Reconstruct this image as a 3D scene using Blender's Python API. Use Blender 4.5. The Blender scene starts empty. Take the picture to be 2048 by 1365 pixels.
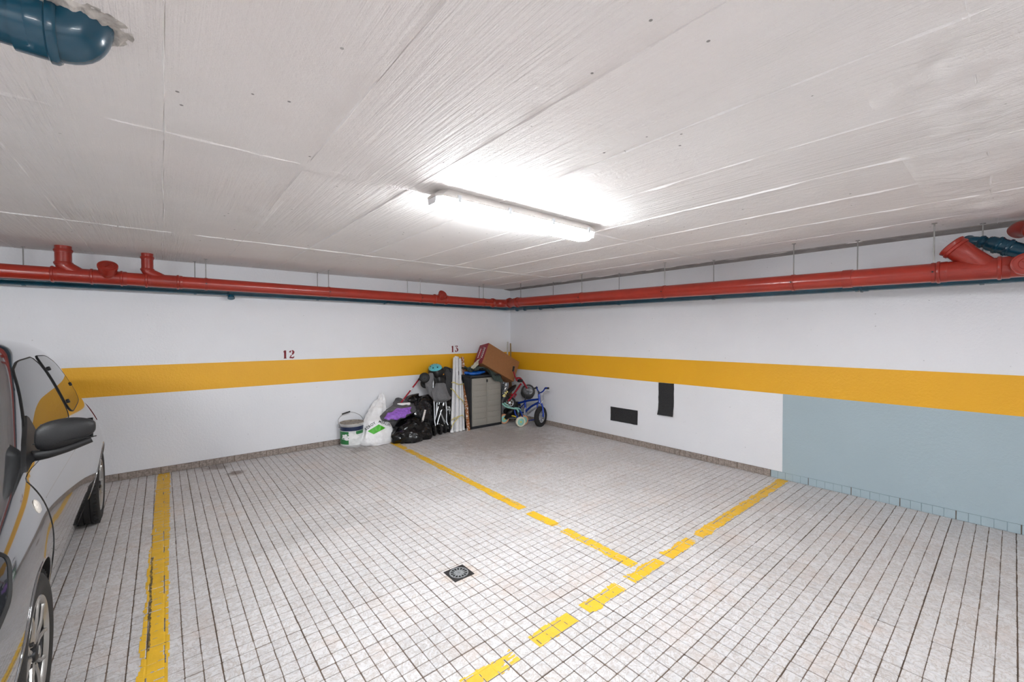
import bpy, bmesh, math, random
from mathutils import Vector, Matrix, noise
from mathutils.bvhtree import BVHTree
random.seed(7)
V = Vector
scene = bpy.context.scene
COL = scene.collection
PI = math.pi

# ------------------------------------------------------------------ camera, world, exposure
CAM = V((-4.894, -5.917, 1.50)); YAW, PITCH, ROLL, FPX = 0.6954, -0.0157, -0.0028, 837.9
FW = V((math.sin(YAW)*math.cos(PITCH), math.cos(YAW)*math.cos(PITCH), math.sin(PITCH)))
_r = V((math.cos(YAW), -math.sin(YAW), 0)); _u = _r.cross(FW)
RT = _r*math.cos(ROLL) + _u*math.sin(ROLL); UP = -_r*math.sin(ROLL) + _u*math.cos(ROLL)
cd = bpy.data.cameras.new('camera'); cam = bpy.data.objects.new('camera', cd); COL.objects.link(cam)
cd.sensor_width = 36; cd.lens = FPX/2048*36; cd.clip_start = 0.05; cd.clip_end = 60
cam.matrix_world = Matrix(((RT.x, UP.x, -FW.x, CAM.x), (RT.y, UP.y, -FW.y, CAM.y), (RT.z, UP.z, -FW.z, CAM.z), (0, 0, 0, 1)))
scene.camera = cam
w = bpy.data.worlds.new('world'); scene.world = w; w.use_nodes = True
w.node_tree.nodes['Background'].inputs[0].default_value = (0.9, 0.95, 1.0, 1)
w.node_tree.nodes['Background'].inputs[1].default_value = 0.05
vs = scene.view_settings
vs.view_transform = 'Standard'; vs.look = 'None'; vs.gamma = 1; vs.use_curve_mapping = False
vs.exposure = 1.04
scene.cycles.diffuse_bounces = 6; scene.cycles.use_light_tree = False
LAMP = 48.0          # emission of the fluorescent diffusers

def ray(px, py): return FW + RT*((px-1024)/FPX) - UP*((py-682.5)/FPX)
def at(px, py, Y):   # point of the room at measured distance Y from the left wall
    d = ray(px, py); return CAM + d*((Y-CAM.y)/d.y)
def project(P):
    d = V(P)-CAM; z = d.dot(FW)
    return (1024+FPX*d.dot(RT)/z, 682.5-FPX*d.dot(UP)/z, z)

# ------------------------------------------------------------------ materials
def newmat(name):
    m = bpy.data.materials.new(name); m.use_nodes = True
    nt = m.node_tree; b = nt.nodes['Principled BSDF']; return m, nt, b
def nd(nt, t, **kw):
    n = nt.nodes.new(t)
    for k, v in kw.items(): setattr(n, k, v)
    return n
def pos(nt, scale=(1, 1, 1), obj=False):
    if obj: out = nd(nt, 'ShaderNodeTexCoord').outputs['Object']
    else: out = nd(nt, 'ShaderNodeNewGeometry').outputs['Position']
    mp = nd(nt, 'ShaderNodeMapping'); mp.inputs['Scale'].default_value = scale
    nt.links.new(out, mp.inputs['Vector']); return mp.outputs['Vector']
def noi(nt, vec, scale, detail=4, rough=.6, dist=0):
    n = nd(nt, 'ShaderNodeTexNoise'); n.inputs['Scale'].default_value = scale; n.inputs['Detail'].default_value = detail
    n.inputs['Roughness'].default_value = rough; n.inputs['Distortion'].default_value = dist
    nt.links.new(vec, n.inputs['Vector']); return n.outputs['Fac']
def ramp(nt, fac, stops, const=False):
    r = nd(nt, 'ShaderNodeValToRGB'); e = r.color_ramp
    if const: e.interpolation = 'CONSTANT'
    while len(e.elements) > 1: e.elements.remove(e.elements[-1])
    e.elements[0].position = stops[0][0]; c = stops[0][1]; e.elements[0].color = c if len(c) == 4 else (*c, 1)
    for p, c in stops[1:]:
        x = e.elements.new(p); x.color = c if len(c) == 4 else (*c, 1)
    nt.links.new(fac, r.inputs['Fac']); return r.outputs['Color']
def mix(nt, fac, a, b, mode='MIX'):
    m = nd(nt, 'ShaderNodeMix', data_type='RGBA', blend_type=mode)
    for i, v in ((0, fac), (6, a), (7, b)):
        if isinstance(v, (int, float)): m.inputs[i].default_value = v
        elif isinstance(v, tuple): m.inputs[i].default_value = (*v, 1) if len(v) == 3 else v
        else: nt.links.new(v, m.inputs[i])
    return m.outputs[2]
def mth(nt, op, a, b=None):
    m = nd(nt, 'ShaderNodeMath', operation=op)
    for i, v in ((0, a), (1, b)):
        if v is None: continue
        if isinstance(v, (int, float)): m.inputs[i].default_value = v
        else: nt.links.new(v, m.inputs[i])
    return m.outputs[0]
def bump(nt, b, h, strength, dist=.01):
    n = nd(nt, 'ShaderNodeBump'); n.inputs['Strength'].default_value = strength; n.inputs['Distance'].default_value = dist
    nt.links.new(h, n.inputs['Height']); nt.links.new(n.outputs[0], b.inputs['Normal'])
def s2l(c): return tuple(((x/255)/12.92 if x/255 <= .04045 else ((x/255+.055)/1.055)**2.4) for x in c)
MC = {}
def mat(name, rgb, rough=.5, metal=0, var=.12, vs_=12, bmp=.15, bs=60, coat=0, ior=1.5, bd=.004, tr=0):
    if name in MC: return MC[name]
    m, nt, b = newmat(name); c = s2l(rgb); v = pos(nt)
    n = noi(nt, v, vs_, 2)
    col = ramp(nt, n, [(.3, tuple(x*(1-var) for x in c)), (.7, tuple(min(1, x*(1+var)) for x in c))])
    nt.links.new(col, b.inputs['Base Color'])
    b.inputs['Roughness'].default_value = rough; b.inputs['Metallic'].default_value = metal
    b.inputs['Coat Weight'].default_value = coat; b.inputs['IOR'].default_value = ior
    b.inputs['Transmission Weight'].default_value = tr
    if bmp: bump(nt, b, noi(nt, v, bs, 1.5), bmp, bd)
    MC[name] = m; return m

def plaster(name, rgb, scuffs=True, gloss=.55):
    m, nt, b = newmat(name); c = s2l(rgb); v = pos(nt)
    col = ramp(nt, noi(nt, v, 1.2, 3), [(.3, tuple(x*.95 for x in c)), (.7, c)])
    if scuffs:
        pit = ramp(nt, noi(nt, v, 38, 1, .5), [(.76, (0, 0, 0)), (.80, (1, 1, 1))])
        col = mix(nt, mth(nt, 'MULTIPLY', pit, .5), col, tuple(x*.45 for x in c))
        sc = ramp(nt, noi(nt, v, 3.1, 5, .75), [(.66, (0, 0, 0)), (.74, (1, 1, 1))])
        col = mix(nt, mth(nt, 'MULTIPLY', sc, .25), col, (.45, .42, .40))
    nt.links.new(col, b.inputs['Base Color']); b.inputs['Roughness'].default_value = gloss
    h = noi(nt, v, 45, 4, .7)
    bump(nt, b, h, .4, .010); return m
M_wall = plaster('white_wall_paint', (236, 237, 241))
M_band = plaster('yellow_band_paint', (238, 176, 28), False, .45)
M_blue = plaster('grey_blue_paint', (168, 186, 194), False, .5)

def ceiling_mat():
    m, nt, b = newmat('painted_board_marked_concrete'); v = pos(nt); c = s2l((242, 239, 238))
    col = ramp(nt, noi(nt, v, 1.1, 4, .65), [(.25, tuple(x*.90 for x in c)), (.7, c)])
    warm = ramp(nt, noi(nt, v, .7, 1), [(.45, (0, 0, 0)), (.7, (1, 1, 1))])
    col = mix(nt, mth(nt, 'MULTIPLY', warm, .35), col, s2l((236, 226, 223)))
    vo = nd(nt, 'ShaderNodeTexVoronoi'); vo.inputs['Scale'].default_value = 9; nt.links.new(v, vo.inputs['Vector'])
    pit = ramp(nt, vo.outputs['Distance'], [(.045, (1, 1, 1)), (.06, (0, 0, 0))])
    pit = mth(nt, 'MULTIPLY', pit, ramp(nt, noi(nt, v, 2.3, 2), [(.42, (0, 0, 0)), (.48, (1, 1, 1))]))
    col = mix(nt, mth(nt, 'MULTIPLY', pit, .75), col, (.10, .085, .08))
    nt.links.new(col, b.inputs['Base Color']); b.inputs['Roughness'].default_value = .7
    grain = mth(nt, 'MULTIPLY', noi(nt, pos(nt, (26, .8, 1)), 2.0, 3, .65, .35), 1.6)
    amt = ramp(nt, noi(nt, pos(nt, (1.5, .35, 1)), 1.2, 1), [(.38, (.12, .12, .12)), (.62, (1, 1, 1))])
    h = mth(nt, 'MULTIPLY', grain, amt)
    h = mth(nt, 'ADD', h, mth(nt, 'MULTIPLY', noi(nt, v, 14, 5, .78), .95))
    bump(nt, b, h, .8, .012); return m
M_ceil = ceiling_mat()
M_conc = mat('dark_concrete_edge', (150, 145, 142), .85, 0, .2, 6, .6, 60, bd=.01)
M_mortar = mat('rough_mortar', (178, 172, 166), .9, 0, .3, 14, .9, 45, bd=.02)

def tile_mat():
    m, nt, b = newmat('embossed_floor_tile'); v = pos(nt)
    oi = nd(nt, 'ShaderNodeObjectInfo')
    c = s2l((204, 202, 203))
    n = noi(nt, v, 26, 4, .7, 1.2)
    col = ramp(nt, n, [(.30, tuple(x*.80 for x in c)), (.5, c), (.72, tuple(min(1, x*1.10) for x in c))])
    vein = ramp(nt, noi(nt, v, 11, 4, .72, 2.6), [(.455, (0, 0, 0)), (.49, (1, 1, 1)), (.51, (1, 1, 1)), (.545, (0, 0, 0))])
    col = mix(nt, mth(nt, 'MULTIPLY', vein, .5), col, s2l((158, 142, 130)))
    rust = ramp(nt, noi(nt, v, 3.2, 3, .7), [(.52, (0, 0, 0)), (.72, (1, 1, 1))])
    col = mix(nt, mth(nt, 'MULTIPLY', rust, .30), col, s2l((190, 165, 148)))
    var = mth(nt, 'ADD', mth(nt, 'MULTIPLY', oi.outputs['Random'], .10), .95)
    cc = nd(nt, 'ShaderNodeCombineColor')
    for i in range(3): nt.links.new(var, cc.inputs[i])
    col = mix(nt, 1.0, col, cc.outputs[0], 'MULTIPLY')
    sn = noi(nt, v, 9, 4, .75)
    # oil and rust stains with own outline; widest one paints far-corner light falloff
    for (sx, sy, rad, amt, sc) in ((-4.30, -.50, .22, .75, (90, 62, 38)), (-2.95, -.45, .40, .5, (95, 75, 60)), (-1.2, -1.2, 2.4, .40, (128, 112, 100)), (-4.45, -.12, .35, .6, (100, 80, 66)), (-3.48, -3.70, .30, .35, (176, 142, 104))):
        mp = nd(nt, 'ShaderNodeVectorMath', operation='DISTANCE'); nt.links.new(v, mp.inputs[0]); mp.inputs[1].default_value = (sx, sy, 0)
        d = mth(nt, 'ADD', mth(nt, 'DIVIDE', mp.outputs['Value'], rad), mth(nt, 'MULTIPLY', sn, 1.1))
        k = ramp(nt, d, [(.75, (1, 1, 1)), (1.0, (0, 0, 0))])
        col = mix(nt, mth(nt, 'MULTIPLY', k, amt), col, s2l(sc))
    nt.links.new(col, b.inputs['Base Color']); b.inputs['Roughness'].default_value = .42
    h = noi(nt, v, 90, 2, .7)
    bump(nt, b, h, .4, .004); return m
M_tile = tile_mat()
M_groove = mat('tile_groove_dirt', (108, 92, 80), .85, 0, .3, 9, .3)
M_grout = mat('brown_grout', (128, 108, 90), .9, 0, .35, 7, .3)
M_skirt = mat('skirting_tile_glaze', (150, 138, 130), .5, 0, .35, 55, .4, 90)
def yellow_mat():
    m, nt, b = newmat('yellow_road_paint'); v = pos(nt); c = s2l((224, 176, 38))
    col = ramp(nt, noi(nt, v, 14, 5), [(.3, tuple(x*.9 for x in c)), (.7, tuple(min(1, x*1.06) for x in c))])
    sp = nd(nt, 'ShaderNodeSeparateXYZ'); nt.links.new(v, sp.inputs[0])   # black tyre scuff along the line beside the car
    gx = mth(nt, 'ABSOLUTE', mth(nt, 'ADD', sp.outputs[0], mth(nt, 'ADD', 4.980, mth(nt, 'MULTIPLY', noi(nt, v, 18, 5, .8), -.03))))
    gy = mth(nt, 'ABSOLUTE', mth(nt, 'ADD', sp.outputs[1], 2.75))
    k = mth(nt, 'MULTIPLY', mth(nt, 'LESS_THAN', gx, .006), mth(nt, 'LESS_THAN', gy, .55))
    k = mth(nt, 'MULTIPLY', k, ramp(nt, noi(nt, pos(nt, (1, .3, 1)), 14, 4, .8), [(.34, (0, 0, 0)), (.52, (1, 1, 1))]))
    col = mix(nt, mth(nt, 'MULTIPLY', k, .9), col, (.03, .03, .03))
    nt.links.new(col, b.inputs['Base Color']); b.inputs['Roughness'].default_value = .55
    bump(nt, b, noi(nt, v, 120, 3), .3, .004); return m
M_yline = yellow_mat()
M_housing = mat('lamp_housing_plastic', (205, 200, 196), .5, 0, .04)
M_clip = mat('clear_clip', (190, 192, 196), .25, 0, .05)
M_red = mat('terracotta_red_pvc', (162, 46, 31), .28, 0, .10, 7, .05, coat=.3)
M_redd = mat('terracotta_red_pvc_fitting', (152, 42, 29), .32, 0, .10, 7, .05, coat=.3)
M_teal = mat('teal_pvc', (6, 68, 90), .25, 0, .18, 6, .06, coat=.3)
M_steel = mat('galvanised_steel', (150, 148, 146), .4, .8, .1)
M_dark = mat('dark_steel', (58, 56, 56), .45, .6, .15)
M_maroon = mat('maroon_stencil_paint', (128, 28, 40), .6, 0, .25, 60, 0)
M_rubber = mat('black_rubber_sheet', (40, 40, 42), .75, 0, .3, 70, .5, 160)

# ------------------------------------------------------------------ mesh helpers
class MB:
    def __init__(s): s.v = []; s.f = []; s.m = []; s.cur = 0
    def add(s, vs, fs):
        o = len(s.v); s.v += [V(x) for x in vs]; s.f += [[i+o for i in f] for f in fs]; s.m += [s.cur]*len(fs); return s
    def box(s, c, size, R=None):
        x, y, z = (k/2 for k in size); c = V(c)
        vs = [V((a*x, b*y, d*z)) for a in (-1, 1) for b in (-1, 1) for d in (-1, 1)]
        if R is not None: vs = [R @ k for k in vs]
        return s.add([c+k for k in vs], [[0, 1, 3, 2], [4, 6, 7, 5], [0, 4, 5, 1], [2, 3, 7, 6], [0, 2, 6, 4], [1, 5, 7, 3]])
    def bbox(s, c, size, bev=.01, R=None):   # bevelled box
        bm = bmesh.new(); bmesh.ops.create_cube(bm, size=1); bmesh.ops.scale(bm, vec=size, verts=bm.verts)
        bmesh.ops.bevel(bm, geom=bm.edges[:], offset=bev, segments=2, affect='EDGES', profile=.6)
        vs = [v.co.copy() for v in bm.verts]; fs = [[v.index for v in f.verts] for f in bm.faces]; bm.free()
        if R is not None: vs = [R @ k for k in vs]
        return s.add([V(c)+k for k in vs], fs)
    def tube(s, pts, r, n=10, closed=False, cap=True, flat=None):
        pts = [V(p) for p in pts]; L = len(pts)
        rs = r if isinstance(r, (list, tuple)) else [r]*L
        T = []
        for i in range(L):
            a = pts[i-1] if (i > 0 or closed) else pts[i]; b = pts[(i+1) % L] if (i < L-1 or closed) else pts[i]
            t = (b-a); T.append(t.normalized() if t.length > 1e-9 else V((0, 0, 1)))
        nrm = T[0].orthogonal().normalized(); vs = []; fs = []
        for i in range(L):
            if i: nrm = (T[i-1].rotation_difference(T[i]) @ nrm)
            nrm = (nrm-T[i]*nrm.dot(T[i])).normalized(); bn = T[i].cross(nrm)
            for k in range(n):
                a = 2*PI*k/n; vs.append(pts[i]+(nrm*math.cos(a)+bn*math.sin(a))*rs[i])
        for i in range(L if closed else L-1):
            j = (i+1) % L
            for k in range(n): fs.append([i*n+k, i*n+(k+1) % n, j*n+(k+1) % n, j*n+k])
        if cap and not closed: fs.append(list(range(n))[::-1]); fs.append([(L-1)*n+k for k in range(n)])
        return s.add(vs, fs)
    def lathe(s, prof, o=(0, 0, 0), d=(0, 0, 1), n=24, a0=0, a1=2*PI, side=None):   # prof: (radius, distance along d)
        o = V(o); d = V(d).normalized(); x = V(side).normalized() if side else d.orthogonal().normalized(); y = d.cross(x); vs = []; fs = []
        full = abs(a1-a0-2*PI) < 1e-6; m = n if full else n+1
        for (r, t) in prof:
            for k in range(m):
                a = a0+(a1-a0)*k/n; vs.append(o+d*t+(x*math.cos(a)+y*math.sin(a))*r)
        for i in range(len(prof)-1):
            for k in range(n):
                k2 = (k+1) % m; fs.append([i*m+k, i*m+k2, (i+1)*m+k2, (i+1)*m+k])
        return s.add(vs, fs)
    def grid(s, fn, nu, nv, cu=False, cv=False):
        vs = [fn(i/(nu if cu else nu-1), j/(nv if cv else nv-1)) for i in range(nu) for j in range(nv)]; fs = []
        for i in range(nu if cu else nu-1):
            for j in range(nv if cv else nv-1):
                a, b = (i+1) % nu, (j+1) % nv; fs.append([i*nv+j, a*nv+j, a*nv+b, i*nv+b])
        return s.add(vs, fs)
    def prism(s, poly, h):   # poly of 3D points, h = offset vector
        n = len(poly); h = V(h); vs = [V(p) for p in poly]+[V(p)+h for p in poly]
        return s.add(vs, [list(range(n))[::-1], list(range(n, 2*n))]+[[i, (i+1) % n, n+(i+1) % n, n+i] for i in range(n)])
    def build(s, name, m, parent=None, smooth=True, local=False, angle=40):
        me = bpy.data.meshes.new(name)
        o = V((0, 0, 0)) if (local or parent is None) else ORG.get(parent.name, V((0, 0, 0)))
        me.from_pydata([v-o for v in s.v], [], s.f); me.validate()
        ms = m if isinstance(m, (list, tuple)) else [m]
        for k in ms: me.materials.append(k)
        if len(ms) > 1 and len(me.polygons) == len(s.m): me.polygons.foreach_set('material_index', s.m)
        bm = bmesh.new(); bm.from_mesh(me); bmesh.ops.recalc_face_normals(bm, faces=bm.faces)
        if smooth:
            for f in bm.faces: f.smooth = True
            for e in bm.edges:
                if len(e.link_faces) == 2 and e.calc_face_angle(0) > math.radians(angle): e.smooth = False
        bm.to_mesh(me); bm.free()
        ob = bpy.data.objects.new(name, me); COL.objects.link(ob)
        if parent: ob.parent = parent; ORG[ob.name] = o
        return ob
ORG = {}
def thing(name, label, cat, loc=(0, 0, 0), group=None, rz=0):
    o = bpy.data.objects.new(name, None); o.empty_display_size = .1; COL.objects.link(o); o.location = loc; o.rotation_euler[2] = rz
    o['label'] = label; o['category'] = cat
    if group: o['group'] = group
    ORG[o.name] = V(loc); return o
def tag(o, label, cat, group=None):
    o['label'] = label; o['category'] = cat
    if group: o['group'] = group
    return o
def struct(o): o['kind'] = 'structure'; return o
def cr(P, n):   # Catmull-Rom through tuples
    P = [tuple(p) for p in P]; out = []
    for i in range(len(P)-1):
        a = P[max(i-1, 0)]; b = P[i]; c = P[i+1]; d = P[min(i+2, len(P)-1)]
        for k in range(n):
            t = k/n; out.append(tuple(.5*(2*b[q]+(c[q]-a[q])*t+(2*a[q]-5*b[q]+4*c[q]-d[q])*t*t+(3*b[q]-a[q]-3*c[q]+d[q])*t**3) for q in range(len(b))))
    out.append(P[-1]); return out
def cr3(P, n=6): return [V(p) for p in cr([tuple(p) for p in P], n)]
def chaikin(P, it=2):
    for _ in range(it):
        Q = []
        for i in range(len(P)):
            a, b = P[i], P[(i+1) % len(P)]
            Q += [tuple(x*.75+y*.25 for x, y in zip(a, b)), tuple(x*.25+y*.75 for x, y in zip(a, b))]
        P = Q
    return P
def Rz(a): return Matrix.Rotation(a, 3, 'Z')

# ------------------------------------------------------------------ the room
ZC = 2.318
XW, YW = -9.6, -9.6
floor = struct(MB().box(((XW)/2, YW/2, -.056), (-XW+.4, -YW+.4, .1)).build('floor', M_grout, smooth=False))
wl = struct(MB().box((XW/2, .1, ZC/2), (-XW+.4, .2, ZC)).build('wall_left', M_wall, smooth=False))
wr = struct(MB().box((.1, YW/2, ZC/2), (.2, -YW, ZC)).build('wall_right', M_wall, smooth=False))
struct(MB().box((XW/2, YW-.1, ZC/2), (-XW+.4, .2, ZC)).build('wall_back', M_wall, smooth=False))
struct(MB().box((XW-.1, YW/2, ZC/2), (.2, -YW, ZC)).build('wall_side', M_wall, smooth=False))
ceil = struct(MB().box((XW/2, YW/2, ZC+.13), (-XW+.4, -YW+.4, .24)).build('ceiling', M_ceil, smooth=False))
# painted bands and the grey-blue field: thin paint layers on the walls
t1 = struct(MB().box((XW/2, -.0012, (1.183+.879)/2), (-XW, .0024, .304)).build('trim_1', M_band, smooth=False))
t2 = struct(MB().box((-.0012, YW/2, (1.183+.879)/2), (.0024, -YW, .304)).build('trim_2', M_band, smooth=False))
t3 = struct(MB().box((-.0015, (YW-4.40)/2, .4395), (.003, -YW-4.40, .879)).build('trim_3', M_blue, smooth=False))
for o, l in ((t1, 'yellow band painted along the left wall'), (t2, 'yellow band painted along the right wall'), (t3, 'grey-blue painted field low on the right wall')): o['label'] = l
# darker grey concrete strip where slab and right wall meet
struct(MB().prism([(-.15, YW, ZC+.005), (0, YW, ZC+.005), (0, YW, ZC-.022), (-.14, YW, ZC-.008)], (0, -YW, 0)).build('trim_4', M_conc, smooth=False))

# ceiling formwork panels: imprints of boards, each slightly proud or set back
PWX, PWY = .527, 2.09
def panel_mesh(wx, wy):
    bm = bmesh.new(); bmesh.ops.create_cube(bm, size=1); bmesh.ops.scale(bm, vec=(wx-.002, wy-.003, .02), verts=bm.verts)
    bmesh.ops.bevel(bm, geom=[e for e in bm.edges], offset=.0012, segments=1, affect='EDGES')
    me = bpy.data.meshes.new('ceiling_panel'); bm.to_mesh(me); bm.free(); me.materials.append(M_ceil); return me
pm = panel_mesh(PWX, PWY); rp = random.Random(3)
for i in range(-4, 11):
    for j in range(-1, 4):
        x = -4.88+(i-.5)*PWX; y = -3.74-(j-.5)*PWY
        if x+PWX/2 > -.10 or y-PWY/2 < YW or y > 0: continue
        if j == -1: y0, y1 = -3.74+PWY, 0
        if y+PWY/2 > 0:   # last row against the left wall is cut short
            h = y-PWY/2; me = panel_mesh(PWX, -h-.01); y = h/2
        else: me = pm
        o = bpy.data.objects.new('ceiling_panel', me); COL.objects.link(o); o.parent = ceil
        o.location = (x, y, ZC+.0085-rp.random()*.004); o.rotation_euler = (rp.uniform(-.0008, .0008), rp.uniform(-.003, .003), 0)
# fins of cement squeezed out along the board joints
rf = random.Random(11)
def fin(p, q, wid, hgt, seed, name='cement_ridge'):
    p, q = V(p), V(q); L = (q-p).length; n = int(L/.02); d = (q-p).normalized(); sd = V((-d.y, d.x, 0)); mb = MB(); vs = []; fs = []
    for i in range(n+1):
        c = p+d*(L*i/n)+sd*noise.noise(V((i*.03, seed, 0)))*.012
        k = max(0, noise.noise(V((i*.11, seed*3.1, 1)))+.42)*1.2; ww = wid*(.35+k); hh = .004+hgt*k
        vs += [c-sd*ww/2+V((0, 0, .004)), c+V((0, 0, -hh)), c+sd*ww/2+V((0, 0, .004))]
    for i in range(n):
        a = i*3; fs += [[a, a+3, a+4, a+1], [a+1, a+4, a+5, a+2]]
    return mb.add(vs, fs).build(name, M_ceil, ceil)
for i in range(-2, 10):
    x = -4.88+i*PWX
    if x < -.1: fin((x, -.02, ZC), (x, -6.6, ZC), .016, .007, i*1.7)
for k, y in enumerate((-1.65, -3.74, -5.83)): fin((-6.3, y, ZC), (-.05, y, ZC), .03, .008, 50+k)
# rough trowelled plaster smears
def smear(c, L, Wd, ang, hgt, seed, thr=.0):
    c = V(c); R = Rz(ang); nu, nv = int(L/.022), max(8, int(Wd/.022))
    def fn(u, v):
        e = min(u, 1-u)*4; g = min(v, 1-v)*2.4; q = V(((u-.5)*L, (v-.5)*Wd, 0)); wp = c+R @ q
        h = noise.fractal(wp*5+V((0, 0, seed)), 1.0, 2.1, 5)*.7+.35+noise.noise(wp*22)*.25
        k = (h-thr)*min(1, e)*min(1, g)
        return V((wp.x, wp.y, ZC-.002-max(-.2, k)*hgt+(0.012 if min(u, 1-u, v, 1-v) < 1e-6 else 0)))
    return MB().grid(fn, nu, nv).build('plaster_smear', M_ceil, ceil)
smear((-1.9, -5.80, ZC), 3.6, .50, 0, .030, 1, .05)
smear((-4.40, -2.55, ZC), 1.1, .22, PI/2, .014, 2, .12)
smear((-4.6, -3.72, ZC), 2.6, .20, -.03, .013, 3, .1)
smear((-5.35, -2.3, ZC), 1.6, .4, PI/2-.2, .011, 4, .2)
smear((-3.70, -4.02, ZC), .5, .10, PI/2+.1, .02, 5, .0)

# ------------------------------------------------------------------ floor tiles (33 cm, embossed with 5 x 5 squares)
TW = .3335
def tile_mesh(seed, w=TW-.0012, nx=5, ny=5, wx=None, wy=None):
    r = random.Random(seed); mb = MB(); wx = wx or w; wy = wy or w
    mb.cur = 1
    mb.add([(-wx/2, -wy/2, -.0025), (wx/2, -wy/2, -.0025), (wx/2, wy/2, -.0025), (-wx/2, wy/2, -.0025), (-wx/2, -wy/2, -.009), (wx/2, -wy/2, -.009), (wx/2, wy/2, -.009), (-wx/2, wy/2, -.009)],
           [[0, 1, 2, 3], [0, 4, 5, 1], [1, 5, 6, 2], [2, 6, 7, 3], [3, 7, 4, 0]])
    mb.cur = 0; cx, cy = wx/nx, wy/ny
    for i in range(nx):
        for j in range(ny):
            x = -wx/2+(i+.5)*cx+r.uniform(-.0008, .0008); y = -wy/2+(j+.5)*cy+r.uniform(-.0008, .0008)
            a = cx/2-.0012-r.random()*.0010; b = cy/2-.0012-r.random()*.0010; k = .0015+r.random()*.0025
            out = [(a-k, -b), (a, -b+k), (a, b-k), (a-k, b), (-a+k, b), (-a, b-k), (-a, -b+k), (-a+k, -b)]
            top = [(x+p*.975, y+q*.975, r.uniform(-.0003, .0003)) for p, q in out]; bot = [(x+p, y+q, -.0026) for p, q in out]
            mb.add(top+bot, [list(range(8))]+[[e, 8+e, 8+(e+1) % 8, (e+1) % 8] for e in range(8)])
    return mb
def tile_data(mb, name, mats):
    me = bpy.data.meshes.new(name); me.from_pydata(mb.v, [], mb.f)
    for m in mats: me.materials.append(m)
    me.polygons.foreach_set('material_index', mb.m)
    bm = bmesh.new(); bm.from_mesh(me); bmesh.ops.recalc_face_normals(bm, faces=bm.faces); bm.to_mesh(me); bm.free(); return me
tmb = [tile_mesh(s) for s in range(4)]
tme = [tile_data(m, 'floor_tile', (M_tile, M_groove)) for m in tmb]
tiles = []
for i in range(-14, 12):
    for j in range(-12, 14):
        x = -3.703+(i+.5)*TW; y = -3.942-(j-.5)*TW
        if x-TW/2 > -.02 or y+TW/2 > .25 or x < -8.2 or y < -8.2: continue
        if y+TW/2 > -.0 and y-TW/2 > -.05: continue
        px, py, z = project((x, y, 0)); vis = z > .3 and -120 < px < 2170 and py < 1480
        if vis and px < 60 and y < -.3: vis = y < -3.9 and False
        tiles.append((0 if vis else 1, z if z > 0 else 99, x, y))
tiles.sort()
rt_ = random.Random(5); rest = MB(); cnt = 0
for (nv, z, x, y) in tiles:
    s = rt_.randrange(4); dz = rt_.uniform(-.0008, .0004); rz = (rt_.randrange(4))*PI/2
    if not nv and cnt < 300:
        o = bpy.data.objects.new('floor_tile', tme[s]); COL.objects.link(o); o.parent = floor
        o.location = (x, y, dz); o.rotation_euler = (rt_.uniform(-.0015, .0015), rt_.uniform(-.0015, .0015), rz); cnt += 1
    else:
        src = tmb[s]; off = len(rest.v); rest.v += [v+V((x, y, dz)) for v in src.v]; rest.f += [[k+off for k in f] for f in src.f]; rest.m += src.m
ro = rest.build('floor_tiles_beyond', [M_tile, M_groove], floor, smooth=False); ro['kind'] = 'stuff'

# skirting tiles
SH = .072
smb = tile_mesh(21, nx=5, ny=1, wx=TW-.004, wy=SH)
sme = tile_data(smb, 'skirting_tile', (M_skirt, mat('skirting_groove', (120, 108, 100), .8)))
smb_blue = tile_data(smb, 'skirting_tile', (M_blue, mat('skirting_groove_blue', (140, 158, 166), .7)))
bl = struct(MB().box((-5, -.002, SH/2), (10, .004, SH)).build('baseboard_left', M_grout, smooth=False))
br = struct(MB().box((-.0022, -4.5, SH/2), (.0044, 9, SH)).build('baseboard_right', M_grout, smooth=False))
for k in range(-10, 20):
    x = -4.924+(k+.5)*TW
    if x > -.05 or x < -8: continue
    o = bpy.data.objects.new('skirting_tile', sme); COL.objects.link(o); o.parent = bl
    o.location = (x, -.011, SH/2); o.rotation_euler = (PI/2, 0, 0)
for k in range(-8, 17):
    y = -4.629+(k+.5)*.3345
    if y > -.02 or y < -8: continue
    o = bpy.data.objects.new('skirting_tile', smb_blue if y < -4.35 else sme); COL.objects.link(o); o.parent = br
    o.location = (-.011, y, SH/2); o.rotation_euler = (PI/2, 0, -PI/2)

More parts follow.
